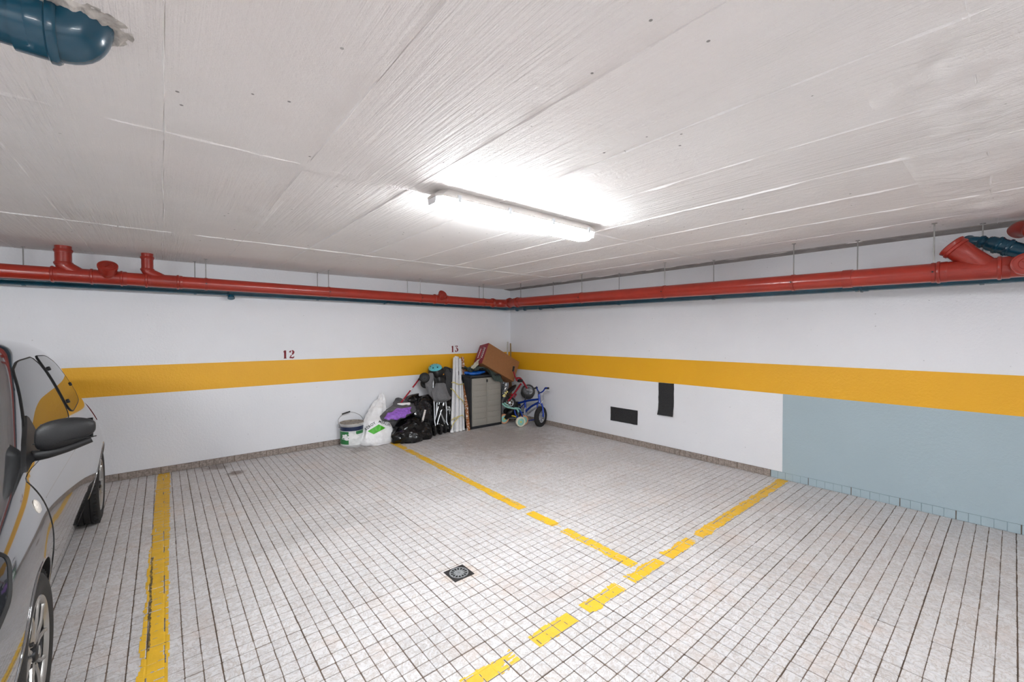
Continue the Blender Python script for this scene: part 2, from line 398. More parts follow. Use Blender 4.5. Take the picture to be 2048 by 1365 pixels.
# ------------------------------------------------------------------ worn yellow parking lines (paint film on the tiles)
def joint_dist(x, y):
    fx = ((x+3.703)/TW*5) % 1; fy = ((y+3.942)/TW*5) % 1
    gx = ((x+3.703)/TW) % 1; gy = ((y+3.942)/TW) % 1
    return min(fx, 1-fx, fy, 1-fy)*TW/5, min(gx, 1-gx, gy, 1-gy)*TW
def paint(name, label, p, q, wid, wear, seed, gaps=(), edge=.25, cell=.006):
    p, q = V((*p, 0)), V((*q, 0)); L = (q-p).length; d = (q-p)/L; sd = V((-d.y, d.x, 0)); n = int(L/cell); m = int(wid*1.25/cell)
    mb = MB(); idx = {}
    def vid(i, j):
        if (i, j) not in idx:
            c = p+d*(i*cell)+sd*((j-m/2)*cell); idx[(i, j)] = len(mb.v); jd, gd = joint_dist(c.x, c.y)
            mb.v.append(V((c.x, c.y, .0010-(.0012 if jd < .0025 else 0))))
        return idx[(i, j)]
    for i in range(n):
        u = i*cell
        for j in range(m):
            c = p+d*(u+cell/2)+sd*((j+.5-m/2)*cell); t = abs((j+.5)/m-.5)*2*1.25
            ragged = 1.0+edge*noise.noise(V((u*9, seed, (1 if j > m/2 else 7))))+edge*.5*noise.noise(V((u*40, seed, (2 if j > m/2 else 8))))-edge*.4
            if t > ragged: continue
            st = noise.fractal(V(((u*3.2 if True else u), ((j-m/2)*cell)*34, seed)), 1, 2, 4)
            wv = wear+.55*noise.noise(V((u*1.3, seed+9, 3)))
            jd, gd = joint_dist(c.x, c.y)
            g = 0
            for (g0, g1, amt) in gaps:
                if g0 < u < g1: g = max(g, amt)
            if .42-wv-g*1.6+st*.75 < 0: continue
            if gd < .004 and noise.noise(V((u*5, j*.2, seed+4))) > -.25: continue
            if jd < .003 and noise.noise(V((u*7, j*.3, seed+6))) > .05: continue
            mb.f.append([vid(i, j), vid(i+1, j), vid(i+1, j+1), vid(i, j+1)]); mb.m.append(0)
    return tag(mb.build(name, M_yline, smooth=False), label, 'floor line', 'parking lines')
paint('parking_line', 'yellow parking line running from left wall past the dark car', (-4.900, -.015), (-4.955, -4.35), .112, -.35, 1.3, edge=.16)
paint('parking_line', 'yellow parking line between bay twelve and bay thirteen, under the white bag', (-2.445, -.2), (-2.565, -4.36), .10, -.42, 4.7, gaps=((.62, .66, .5), (.95, 1.02, .5), (3.02, 3.12, .8), (3.42, 3.52, .8)), edge=.25)
paint('parking_line', 'worn yellow line across the bays starting at grey-blue wall', (-.02, -4.42), (-4.85, -4.44), .105, -.26, 8.1,
      gaps=((.33, .36, .4), (.78, .81, .5), (1.84, 1.93, .9), (2.28, 2.36, .8), (2.70, 2.80, .9), (3.12, 3.22, 1), (3.5, 3.62, .9), (3.62, 3.9, .30), (3.9, 5, 1.2)), edge=.32)

# ------------------------------------------------------------------ floor drain
dx, dy = -3.482, -3.698
t = thing('floor_drain', 'square dark metal floor drain with round slotted grate', 'drain', (dx, dy, 0))
MB().bbox((dx, dy, .0012), (.142, .138, .0035), .0012).build('drain_plate', M_dark, t)
gb = MB(); gb.lathe([(.060, .0028), (.060, .0052), (.052, .0052), (.052, .0028)], (dx, dy, 0), n=40)
gb.lathe([(.0, .0054), (.030, .0054), (.033, .0028)], (dx, dy, 0), n=30)
for k in range(14):
    a = 2*PI*k/14; gb.box((dx+.042*math.cos(a), dy+.042*math.sin(a), .0040), (.026, .0065, .0024), Rz(a))
gb.build('grate', mat('worn_drain_metal', (150, 152, 154), .45, .5, .25, 90), t)
MB().lathe([(0, .0031), (.0525, .0031)], (dx, dy, 0), n=30).build('drain_opening', mat('drain_black', (12, 12, 12), .9), t)

# ------------------------------------------------------------------ wall markings
def ribbon(mb, P, W, o, ux, uz, off):   # flat brush stroke: 2D points and widths, placed on a wall
    P = [V((a, b)) for a, b in P]; L = len(P); vs = []
    for i in range(L):
        tt = (P[min(i+1, L-1)]-P[max(i-1, 0)]).normalized(); nn = V((-tt.y, tt.x))
        for sg in (-1, 1):
            q = P[i]+nn*W[i]/2*sg; vs.append(o+ux*q.x+uz*q.y+off)
    mb.add(vs, [[2*i, 2*i+1, 2*i+3, 2*i+2] for i in range(L-1)])
def digit(mb, ch, o, h):
    ux, uz, off = V((1, 0, 0)), V((0, 0, 1)), V((0, -.0012, 0))
    S = lambda pts: [(x*h, z*h) for x, z in pts]
    def rib(pts, ws): ribbon(mb, S(pts), [k*h*1.35+.002 for k in ws], o, ux, uz, off)
    if ch == '1':
        rib([(.24, .04), (.24, 1.0)], [.17, .17]); rib([(.06, .80), (.14, .86), (.17, .97)], [.05, .09, .05])
        rib([(.08, .025), (.40, .025)], [.05, .05])
    if ch == '2':
        a = [(.10, .74), (.13, .86), (.22, .95)]; rib(a, [.16, .12, .05])
        b = [(.30, .97), (.42, .93), (.49, .82), (.48, .68), (.42, .56), (.34, .46)]; rib(b, [.06, .12, .17, .17, .13, .10])
        rib([(.28, .40), (.17, .26), (.08, .12)], [.08, .06, .05]); rib([(.05, .06), (.20, .10), (.36, .06), (.50, .08), (.56, .26)], [.10, .12, .13, .10, .03])
    if ch == '3':
        rib([(.08, .97), (.52, .97)], [.06, .06]); rib([(.07, .98), (.09, .78)], [.06, .03])
        rib([(.50, .96), (.36, .78), (.22, .60)], [.07, .06, .05])
        rib([(.26, .60), (.38, .58), (.48, .48), (.51, .33), (.47, .18), (.38, .07)], [.05, .10, .16, .18, .15, .08])
        rib([(.32, .03), (.20, .05), (.11, .15), (.12, .26)], [.05, .10, .14, .13])
for (chs, px, lab) in (('12', (-3.727, 1.203), 'dark red stencilled number twelve above the yellow band'), ('13', (-1.255, 1.212), 'dark red stencilled number thirteen above the white poles')):
    t = thing('bay_number', lab, 'number', (px[0], 0, px[1]), 'bay numbers on the left wall')
    for k, ch in enumerate(chs):
        mb = MB(); digit(mb, ch, V((px[0]+k*.070, 0, px[1])), .102); mb.build('digit', M_maroon, t, smooth=False)
def patch_sheet(name, label, y0, y1, z0, z1, curl):
    def fn(u, v):
        z = z1+(z0-z1)*u; y = y0+(y1-y0)*v
        return V((-.005-curl*max(0, u-.55)**2*4-.0015*noise.noise(V((y*9, z*9, 2))), y+curl*.25*max(0, u-.7)+.004*noise.noise(V((y*14, z*14, 5))), z+.003*noise.noise(V((y*20, 1, z*6)))))
    mb = MB().grid(fn, 14, 9); f = [list(x) for x in mb.f]; n = len(mb.v)
    mb.add([v+V((.003, 0, 0)) for v in mb.v], [x[::-1] for x in f])
    nu, nv = 14, 9; rim = [j for j in range(nv)]+[i*nv+nv-1 for i in range(1, nu)]+[(nu-1)*nv+j for j in range(nv-2, -1, -1)]+[i*nv for i in range(nu-2, 0, -1)]
    for a, b in zip(rim, rim[1:]+rim[:1]): mb.f.append([a, b, b+n, a+n]); mb.m.append(0)
    return tag(mb.build(name, M_rubber), label, 'rubber sheet')
patch_sheet('rubber_bumper_sheet', 'wide black rubber sheet glued low on the right wall', -2.245, -2.685, .275, .470, .004)
patch_sheet('rubber_bumper_sheet', 'upright black rubber sheet curling away below the yellow band', -2.995, -3.205, .466, .878, .03)

# ------------------------------------------------------------------ fluorescent fittings
def diffuser_mat():
    m, nt, b = newmat('lit_fluorescent_diffuser'); v = pos(nt)
    b.inputs['Base Color'].default_value = (.9, .9, .9, 1); b.inputs['Roughness'].default_value = .3
    b.inputs['Emission Color'].default_value = (.93, .975, 1.0, 1); b.inputs['Emission Strength'].default_value = LAMP
    return m
M_diff = diffuser_mat()
M_diffend = mat('diffuser_end_plastic', (225, 226, 228), .25, 0, .03)
def lamp(c, L, label):
    c = V(c); t = thing('ceiling_light', label, 'light', (c.x, c.y, ZC), 'fluorescent fittings on the ceiling')
    def ring(hx, hy, z, k): return [V((c.x+sx, c.y+sy, z)) for sx, sy in ((hx-k, -hy), (hx, -hy+k), (hx, hy-k), (hx-k, hy), (-hx+k, hy), (-hx, hy-k), (-hx, -hy+k), (-hx+k, -hy))]
    def stack(rs, name, m):
        mb = MB(); vs = [v for r in rs for v in r]; n = len(rs)
        mb.add(vs, [list(range(8)), list(range((n-1)*8, n*8))]+[[i*8+k, i*8+(k+1) % 8, (i+1)*8+(k+1) % 8, (i+1)*8+k] for i in range(n-1) for k in range(8)]); return mb.build(name, m, t, angle=25)
    stack([ring(L/2-.06, .045, ZC-.001, .03), ring(L/2-.012, .070, ZC-.035, .035), ring(L/2, .076, ZC-.046, .035), ring(L/2, .076, ZC-.058, .035)], 'housing', M_housing)
    stack([ring(L/2-.030, .072, ZC-.0581, .02), ring(L/2-.034, .066, ZC-.085, .02), ring(L/2-.050, .050, ZC-.112, .02)], 'diffuser', M_diff)
    for sg in (-1, 1):
        mb = MB(); x0, x1 = c.x+sg*(L/2-.0300), c.x+sg*(L/2-.004)
        prof = lambda x, hy, z: V((x, c.y+hy, z))
        A = [prof(x0, a, z) for a, z in ((-.05, ZC-.0582), (.05, ZC-.0582), (.046, ZC-.080), (.036, ZC-.090), (-.036, ZC-.090), (-.046, ZC-.080))]
        B = [prof(x1, a, z) for a, z in ((-.045, ZC-.0582), (.045, ZC-.0582), (.042, ZC-.078), (.034, ZC-.092), (-.034, ZC-.092), (-.042, ZC-.078))]
        mb.add(A+B, [[0, 1, 2, 3, 4, 5], [6, 7, 8, 9, 10, 11]]+[[k, (k+1) % 6, 6+(k+1) % 6, 6+k] for k in range(6)]); mb.build('end_cap', M_diffend, t, smooth=False)
    for fx in (-.40, -.13, .15, .42):
        for sg in (-1, 1):
            MB().bbox((c.x+fx*L, c.y+sg*.079, ZC-.056), (.022, .008, .04), .003).build('clip', M_clip, t)
    return t
lamp((-3.06, -3.838, 0), 1.36, 'lit long fluorescent fitting on the concrete ceiling above the bays')
lamp((-6.9, -3.84, 0), 1.36, 'added fill light, unseen fluorescent fitting above the parked car')  # out of view, added to brighten the left side
lamp((-3.6, -8.1, 0), 1.36, 'added fill light, unseen fluorescent fitting behind the viewpoint nearer the right wall')  # unseen fitting, added as fill from behind the camera
lamp((-6.6, -7.6, 0), 1.36, 'added fill light, unseen fluorescent fitting behind the viewpoint on the car side')  # second unseen fill fitting, added to raise the ambient level

# ------------------------------------------------------------------ pipes
def collar(parent, m, p, d, r, ln=.05, name='collar', lip=.011):
    return MB().lathe([(r-.002, 0), (r+lip*.55, 0), (r+lip, .006), (r+lip, .018), (r+lip*.45, .022), (r+lip*.45, ln-.006), (r+lip*.2, ln), (r-.002, ln)], p, d, 28).build(name, m, parent)
def pipe(parent, m, pts, r, name='pipe', n=24): return MB().tube(pts, r, n).build(name, m, parent)
def cap_branch(parent, base, d, r, L, name='cleanout_branch'):
    d = V(d).normalized(); b = V(base)
    o = MB().lathe([(r*.86, 0), (r*.86, L*.45), (r*.90, L*.5), (r, L*.55), (r, L-.012), (r+.007, L-.010), (r+.007, L+.012), (r-.004, L+.016)], b, d, 28).build(name, M_redd, parent)
    c = MB(); c.lathe([(0, L+.013), (r*.55, L+.013), (r*.6, L+.010), (r-.004, L+.010), (r, L+.016)], b, d, 28)
    x = d.orthogonal().normalized(); c.box(b+d*(L+.016), (.008, r*.9, .008), Matrix((d.cross(x), x, d)).transposed()); c.build('cap', M_redd, o)
    return o
RLY, TLY, RRX, TRX = -.385, -.115, -.49, -.20
rl = lambda x: 2.055+(x+5.8)*(-.032/5.2)
# red run on the left wall
t = thing('drain_pipe', 'red drain pipe hung along the top of the left wall', 'pipe', (-8.5, RLY, 2.05))
rL = .0625
pipe(t, M_red, [(-9.5, RLY, rl(-9.5)), (-5.63, RLY, rl(-5.63)), (-3, RLY, rl(-3)), (-.66, RLY, rl(-.66))], rL)
for x in (-5.655, -5.405, -5.20, -5.02, -4.775, -1.79, -1.60, -.72): collar(t, M_redd, (x, RLY, rl(x)), (1, 0, 0), rL)
for (x0, x1) in ((-5.62, -5.36), (-5.36, -5.17), (-4.99, -4.75), (-1.76, -1.58)): pipe(t, M_redd, [(x0, RLY, rl(x0)), (x1, RLY, rl(x1))], rL+.004, 'tee_body')
def stub(x, r, bend):
    mb = MB(); zz = rl(x); mb.tube(cr3([(x, RLY, ZC+.01), (x, RLY, zz+.14), (x+.005, RLY, zz+.085), (x+bend*.5, RLY, zz+.04), (x+bend, RLY, zz-.0)], 6), r, 22); mb.build('branch_pipe', M_redd, t)
    for z in (ZC-.035, zz+.115): collar(t, M_redd, (x, RLY, z), (0, 0, -1), r, .03, lip=.008)
stub(-5.575, .056, .12); stub(-5.0, .047, .16)
cap_branch(t, (-5.285, RLY, rl(-5.285)), (.05, -.72, .70), .066, .135)
cap_branch(t, (-1.70, RLY, rl(-1.7)), (.05, -.8, .6), .058, .115)
# red run on the right wall
rr = lambda y: 2.021+(y+.6)*(.07/4.8)
rR = .070
t = thing('drain_pipe', 'wide red drain pipe hung along the right wall', 'pipe', (RRX, -8, 1.95))
pipe(t, M_red, [(RRX, -.70, rr(-.7)), (RRX, -5.0, rr(-5.0)), (RRX, -8.5, rr(-8.5))], rR)
pipe(t, M_redd, cr3([(-.68, RLY, rl(-.68)), (-.60, RLY, 2.02), (-.52, RLY-.06, 2.018), (RRX, -.56, 2.016), (RRX, -.72, rr(-.72))], 6), rR-.004, 'corner_bend')
for y in (-.60, -.80): collar(t, M_redd, (RRX, y, rr(y)), (0, 1, 0), rR, .06)
collar(t, M_redd, (-.70, RLY, rl(-.7)), (1, 0, 0), rL+.002, .05)
pipe(t, M_redd, [(RRX, -4.99, rr(-5)), (RRX, -5.055, rr(-5.05))], rR+.005, 'coupling')
collar(t, M_redd, (RRX, -5.545, rr(-5.545)), (0, -1, 0), rR, .06)
pipe(t, M_redd, [(RRX, -5.56, rr(-5.56)), (RRX, -5.84, rr(-5.84))], rR+.003, 'wye_body')
collar(t, M_redd, (RRX, -5.838, rr(-5.84)), (0, -1, 0), rR, .06)
d = V((0, .69, .72)).normalized(); b0 = V((RRX, -5.80, rr(-5.8)))
o = MB().lathe([(.068, 0), (.068, .16), (.073, .17), (.073, .215), (.082, .22), (.084, .235), (.079, .24), (.079, .25), (.083, .255), (.083, .265), (.074, .27), (0, .268)], b0, d, 30).build('wye_branch', M_redd, t)
cap_branch(t, (RRX, -5.955, rr(-5.95)), (-1, -.1, .05), .064, .10, 'side_branch')
pipe(t, M_redd, cr3([(-.22, -5.925, ZC-.095), (-.26, -5.945, ZC-.085), (-.32, -5.985, ZC-.10), (-.40, -6.05, ZC-.14), (-.48, -6.12, 2.1), (RRX, -6.22, 1.98)], 6), .055, 'inlet_bend')
collar(t, M_redd, (-.325, -5.993, ZC-.102), (-.7, -.5, -.4), .055, .04)
# teal run: behind and below the red one, round the corner
tl = lambda x: 2.012+(x+5.7)*(-.012/4.3)
t = thing('water_pipe', 'teal pipe behind the red drain pipe along both walls', 'pipe', (-8.5, TLY, 2.0))
rT = .054
pipe(t, M_teal, [(-9.5, TLY, tl(-9.5)), (-3, TLY, tl(-3)), (-.36, TLY, 1.985)], rT)
pipe(t, M_teal, cr3([(-.40, TLY, 1.985), (-.28, TLY-.01, 1.98), (-.21, -.19, 1.975), (TRX, -.32, 1.97), (TRX, -.5, 1.968)], 6), rT, 'corner_bend')
tr = lambda y: 1.964+(y+.4)*(.045/5.1)
pipe(t, M_teal, [(TRX, -.42, tr(-.42)), (TRX, -4, tr(-4)), (TRX, -8.5, tr(-8.5))], rT)
for x in (-4.32, -2.45, -.62, -.42): collar(t, M_teal, (x, TLY, tl(x)), (1, 0, 0), rT, .06)
for y in (-.42, -.62, -1.0, -5.05): collar(t, M_teal, (TRX, y, tr(y)), (0, -1, 0), rT, .06)
cap = MB().lathe([(.03, 0), (.03, .045), (.036, .05), (.036, .06), (0, .062)], (-4.28, TLY, tl(-4.28)-.03), (0, -.5, -1), 18).build('cap', M_teal, t)
# teal fitting by the wye
t = thing('waste_fitting', 'teal pipe fitting sloping down beside the red wye', 'pipe fitting', (-.28, -5.70, 2.1))
P = cr3([(-.13, -5.66, 2.16), (-.20, -5.67, 2.185), (-.27, -5.70, 2.185), (-.30, -5.76, 2.165), (-.31, -5.84, 2.125), (-.31, -5.93, 2.075), (-.31, -6.2, 1.93)], 6)
pipe(t, M_teal, P[:22], .034, 'bend'); pipe(t, M_teal, P[21:], .052, 'socket')
for k, r in ((10, .034), (17, .036), (20, .040), (23, .052), (27, .052)): collar(t, M_teal, P[k], P[k+1]-P[k], r, .03, lip=.009)
# hangers
def hanger(p, z, r, axis, lab):
    p = V((p[0], p[1], 0)); t = thing('pipe_hanger', lab, 'hanger', (p.x, p.y, z), 'threaded rods holding the pipes')
    MB().tube([(p.x, p.y, z+r), (p.x, p.y, ZC+.012)], .0045, 8).build('rod', M_steel, t)
    MB().lathe([(r+.0005, -.012), (r+.004, -.012), (r+.004, .012), (r+.0005, .012)], (p.x, p.y, z), axis, 28).build('clamp', M_teal if r < .06 else M_redd, t)
    s = V((0, -1, 0)) if axis[0] else V((-1, 0, 0))
    MB().lathe([(0, .012), (.006, .012), (.006, 0)], V((p.x, p.y, z))+s*(r+.002), s, 8).build('bolt', M_dark, t)
    MB().lathe([(.004, 0), (.016, 0), (.016, .004), (.004, .004)], (p.x, p.y, ZC-.006), (0, 0, 1), 12).build('washer', M_steel, t)
on = ('first', 'second', 'third', 'fourth', 'fifth', 'sixth')
for k, x in enumerate((-.88, -2.01, -3.28, -4.53, -6.02)): hanger((x, RLY), rl(x), rL, (1, 0, 0), f'steel rod clamping red pipe on left wall, {on[k]} from the corner')
for k, x in enumerate((-.77, -2.08, -3.34, -4.61, -5.86)): hanger((x, TLY), tl(x), rT, (1, 0, 0), f'steel rod carrying teal pipe on left wall, {on[k]} from the corner')
for k, y in enumerate((-.86, -2.13, -3.36, -4.63, -5.53)): hanger((RRX, y), rr(y), rR, (0, 1, 0), f'steel rod clamping red pipe on right wall, {on[k]} from the corner')
for k, y in enumerate((-1.30, -2.53, -3.78, -5.03, -5.76)): hanger((TRX, y), tr(y), rT, (0, 1, 0), f'steel rod carrying teal pipe on right wall, {on[k]} from the corner')
# near teal elbow rising into the slab
t = thing('waste_elbow', 'large teal pipe elbow entering the ceiling near the viewpoint', 'pipe', (-5.05, -4.36, ZC-.1))
ez = ZC-.055; ey = -4.36
P = [V((-6.6, ey, ez)), V((-5.155, ey, ez))]; pipe(t, M_teal, P, .058)
P = cr3([(-5.16, ey, ez), (-5.11, ey, ez), (-5.066, ey, ez+.010), (-5.048, ey, ez+.05), (-5.043, ey, ez+.10), (-5.043, ey, ZC+.12)], 7)
pipe(t, M_teal, P, .066, 'elbow', 32); collar(t, M_teal, (-5.083, ey, ez+.002), (-1, 0, 0), .064, .055)
def mortar(u, v):
    a = 2*PI*u; r = .056+.055*v; x = -5.046+r*1.02*math.cos(a); y = ey+r*math.sin(a)
    h = noise.fractal(V((x*30, y*30, 2)), 1, 2, 4)*.012+.012
    return V((x, y, ZC+.003-max(-.006, h*(1-v)**.7*1.6)+(.006 if v > .99 else 0)))
tag(MB().grid(mortar, 60, 10, cu=True).build('mortar_collar', M_mortar), 'rough mortar smeared round the teal elbow in the ceiling', 'mortar')
def mortar2(u, v):
    x = -5.9+.82*u; y = ey-.07+.02*noise.noise(V((u*14, 3, 3)))-.05*v; h = .018+.02*noise.noise(V((x*18, y*18, 4)))
    return V((x, y, ZC+.004-h*math.sin(PI*v)))
tag(MB().grid(mortar2, 60, 8).build('mortar_fillet', M_mortar), 'strip of rough mortar along the teal pipe top', 'mortar')

# ------------------------------------------------------------------ the parked car (nose towards the viewer)
def paint_mat():
    m, nt, b = newmat('dark_grey_metallic_paint'); v = pos(nt, obj=True)
    fl = noi(nt, v, 900, 2)
    nt.links.new(ramp(nt, fl, [(.3, (.16, .165, .175)), (.7, (.24, .245, .255))]), b.inputs['Base Color'])
    b.inputs['Metallic'].default_value = .85; b.inputs['Roughness'].default_value = .09
    b.inputs['Coat Weight'].default_value = 1; b.inputs['Coat Roughness'].default_value = .02; b.inputs['Coat IOR'].default_value = 1.9
    return m
M_paint = paint_mat()
def glass_mat():
    m, nt, b = newmat('tinted_car_glass'); v = pos(nt, obj=True)
    nt.links.new(ramp(nt, noi(nt, v, 3, 2), [(.3, (.012, .014, .016)), (.7, (.02, .022, .025))]), b.inputs['Base Color'])
    b.inputs['Roughness'].default_value = .015; b.inputs['IOR'].default_value = 2.3; return m
M_glass = glass_mat()
M_screen = M_glass.copy(); M_screen.name = 'windscreen_glass'; M_screen.node_tree.nodes['Principled BSDF'].inputs['IOR'].default_value = 1.45
M_blk = mat('black_grained_plastic', (24, 24, 26), .48, 0, .15, 40, .25, 400)
M_gap = mat('black_rubber_seal', (14, 14, 15), .6, 0, .1)
M_tyre = mat('tyre_rubber', (30, 29, 29), .75, 0, .2, 30, .3, 200)
M_well = mat('wheel_well_felt', (18, 17, 17), .9)
M_alloy = mat('machined_alloy', (168, 166, 163), .28, .75, .08)
M_alloyd = mat('dark_alloy_pocket', (46, 46, 48), .35, .6, .1)
CARX, CARY, CARR = -6.072, -4.25, .0084
car = thing('parked_car', 'glossy dark grey three-door hatchback parked at the left edge', 'car', (CARX, CARY, 0), rz=CARR)
st = [ # s, then eight (half width, height) pairs from the floor pan to the roof crown
 (0.00, (.44, .24), (.56, .29), (.62, .42), (.60, .56), (.50, .66), (.38, .69), (.2, .71), (0, .715)),
 (0.05, (.60, .20), (.69, .27), (.735, .43), (.72, .58), (.63, .71), (.48, .755), (.26, .775), (0, .785)),
 (0.18, (.67, .18), (.755, .25), (.80, .44), (.785, .62), (.71, .77), (.55, .825), (.29, .85), (0, .86)),
 (0.45, (.70, .17), (.785, .24), (.832, .45), (.82, .65), (.76, .84), (.61, .90), (.33, .925), (0, .935)),
 (0.72, (.70, .17), (.785, .24), (.838, .46), (.828, .67), (.77, .885), (.645, .955), (.37, .985), (0, .995)),
 (0.90, (0.69, 0.17), (0.765, 0.24), (0.8, 0.47), (0.828, 0.68), (0.765, 0.915), (0.66, 1.01), (0.41, 1.04), (0, 1.05)),
 (1.08, (0.68, 0.17), (0.757, 0.24), (0.8, 0.47), (0.824, 0.69), (0.755, 0.935), (0.65, 1.135), (0.44, 1.17), (0, 1.185)),
 (1.36, (0.68, 0.17), (0.757, 0.24), (0.8, 0.47), (0.822, 0.7), (0.75, 0.95), (0.637, 1.345), (0.44, 1.393), (0, 1.39)),
 (1.62, (0.68, 0.17), (0.757, 0.24), (0.8, 0.47), (0.822, 0.7), (0.748, 0.96), (0.62, 1.42), (0.43, 1.473), (0, 1.47)),
 (2.10, (0.68, 0.17), (0.757, 0.24), (0.8, 0.47), (0.824, 0.71), (0.744, 0.97), (0.61, 1.44), (0.42, 1.503), (0, 1.5)),
 (2.60, (0.68, 0.17), (0.757, 0.24), (0.8, 0.47), (0.832, 0.72), (0.73, 0.985), (0.595, 1.425), (0.42, 1.493), (0, 1.49)),
 (2.98, (0.68, 0.17), (0.765, 0.24), (0.838, 0.48), (0.838, 0.74), (0.705, 0.99), (0.58, 1.37), (0.41, 1.453), (0, 1.45)),
 (3.24, (0.68, 0.18), (0.765, 0.25), (0.83, 0.48), (0.815, 0.74), (0.685, 0.99), (0.56, 1.285), (0.4, 1.388), (0, 1.385)),
 (3.40, (.66, .20), (.745, .27), (.805, .48), (.785, .74), (.665, .975), (.53, 1.13), (.39, 1.19), (0, 1.20)),
 (3.53, (.62, .23), (.705, .29), (.755, .48), (.735, .72), (.63, .91), (.51, .97), (.36, .99), (0, 1.0)),
 (3.60, (.54, .28), (.62, .33), (.66, .48), (.64, .66), (.56, .80), (.44, .84), (.3, .855), (0, .86))]
mb = MB(); NR = 16
for row in st:
    s = row[0]; pr = row[1:]
    ring = [V((0, s, pr[0][1]))]+[V((w, s, z)) for w, z in pr[:-1]]+[V((0, s, pr[-1][1]))]+[V((-w, s, z)) for w, z in pr[:-1][::-1]]
    mb.v += ring
NR = 16
for i in range(len(st)-1):
    for k in range(NR): mb.f.append([i*NR+k, i*NR+(k+1) % NR, (i+1)*NR+(k+1) % NR, (i+1)*NR+k]); mb.m.append(0)
for base in (0, (len(st)-1)*NR):
    for k in range(0, 8):
        a, b2, c, d2 = base+k, base+k+1, base+(NR-k-1) % NR, base+(NR-k) % NR
        q = [a, b2, c, d2]; q = list(dict.fromkeys(q)); mb.f.append(q); mb.m.append(0)
body = mb.build('body', [M_paint, M_well], car, local=True, angle=180)
sub = body.modifiers.new('sub', 'SUBSURF'); sub.levels = 3; sub.render_levels = 3
dg = bpy.context.evaluated_depsgraph_get(); dg.update()
sm = bpy.data.meshes.new_from_object(body.evaluated_get(dg)); body.modifiers.clear(); old = body.data; body.data = sm; bpy.data.meshes.remove(old)
bm = bmesh.new(); bm.from_mesh(sm); BV = BVHTree.FromBMesh(bm); bm.free()
# wheel openings cut out of the shell
SF, SR, WR, WRAD = .70, 3.067, .812, .292
cut = MB()
for s in (SF, SR):
    for sg in (-1, 1): cut.lathe([(0, 0), (.328, 0), (.328, .5), (0, .5)], (sg*.52, s, .300), (sg, 0, 0), 48)
cu = MB(); cu.v, cu.f, cu.m = cut.v, cut.f, cut.m
cobj = cu.build('cutter', M_well, None, smooth=False); bmc = bmesh.new(); bmc.from_mesh(cobj.data); bmesh.ops.remove_doubles(bmc, verts=bmc.verts, dist=1e-5); bmesh.ops.recalc_face_normals(bmc, faces=bmc.faces); bmc.to_mesh(cobj.data); bmc.free()
cobj.matrix_world = Matrix.Translation((CARX, CARY, 0)) @ Matrix.Rotation(CARR, 4, 'Z')
bo = body.modifiers.new('arch', 'BOOLEAN'); bo.operation = 'DIFFERENCE'; bo.object = cobj; bo.solver = 'EXACT'
try: bo.material_mode = 'TRANSFER'
except Exception: pass
bpy.context.view_layer.update(); dg = bpy.context.evaluated_depsgraph_get(); dg.update()
sm = bpy.data.meshes.new_from_object(body.evaluated_get(dg)); body.modifiers.clear(); body.data = sm
bpy.data.objects.remove(cobj, do_unlink=True)
bm = bmesh.new(); bm.from_mesh(sm)
for f in bm.faces: f.smooth = True
for e in bm.edges:
    e.smooth = not (len(e.link_faces) == 2 and e.calc_face_angle(0) > math.radians(40))
bm.to_mesh(sm); bm.free(); body['label'] = 'dark grey painted body shell'

def hit(o, d):
    l, n, i, ds = BV.ray_cast(V(o), V(d)); return (l, n) if l else (None, None)
MODES = {'side': (lambda a, b: V((2, a, b)), V((-1, 0, 0))), 'top': (lambda a, b: V((a, b, 3)), V((0, 0, -1))),
         'front': (lambda a, b: V((a, -2, b)), V((0, 1, 0))), 'rear': (lambda a, b: V((a, 6, b)), V((0, -1, 0)))}
def surf(mode, a, b, off=0):
    og, d = MODES[mode]; l, n = hit(og(a, b), d)
    if l is None: return None
    if n.dot(d) > 0: n = -n
    return l+n*off
def skin(mode, poly, off=.003, step=.045, thick=.008, rnd=2):   # a panel of the shell with its own outline
    P = chaikin(poly, rnd) if rnd else poly
    bm = bmesh.new(); f = bm.faces.new([bm.verts.new((x, y, 0)) for x, y in P])
    xs = [p[0] for p in P]; ys = [p[1] for p in P]
    for ax, lo, hi in ((0, min(xs), max(xs)), (1, min(ys), max(ys))):
        k = lo+step
        while k < hi-step*.2:
            co = V((k, 0, 0)) if ax == 0 else V((0, k, 0)); no = V((1, 0, 0)) if ax == 0 else V((0, 1, 0))
            bmesh.ops.bisect_plane(bm, geom=bm.verts[:]+bm.edges[:]+bm.faces[:], plane_co=co, plane_no=no, dist=1e-5); k += step
    bmesh.ops.triangulate(bm, faces=[f for f in bm.faces if len(f.verts) > 4])
    ok = []
    for v in bm.verts:
        q = surf(mode, v.co.x, v.co.y, off)
        if q is None: ok.append(v)
        else: v.co = q
    bmesh.ops.delete(bm, geom=ok, context='VERTS')
    be = [e for e in bm.edges if len(e.link_faces) == 1]
    r = bmesh.ops.extrude_edge_only(bm, edges=be)
    _, d = MODES[mode]
    for g in r['geom']:
        if isinstance(g, bmesh.types.BMVert): g.co += d*thick
    bm.verts.index_update(); mb = MB(); mb.add([v.co.copy() for v in bm.verts], [[v.index for v in f.verts] for f in bm.faces]); bm.free(); return mb
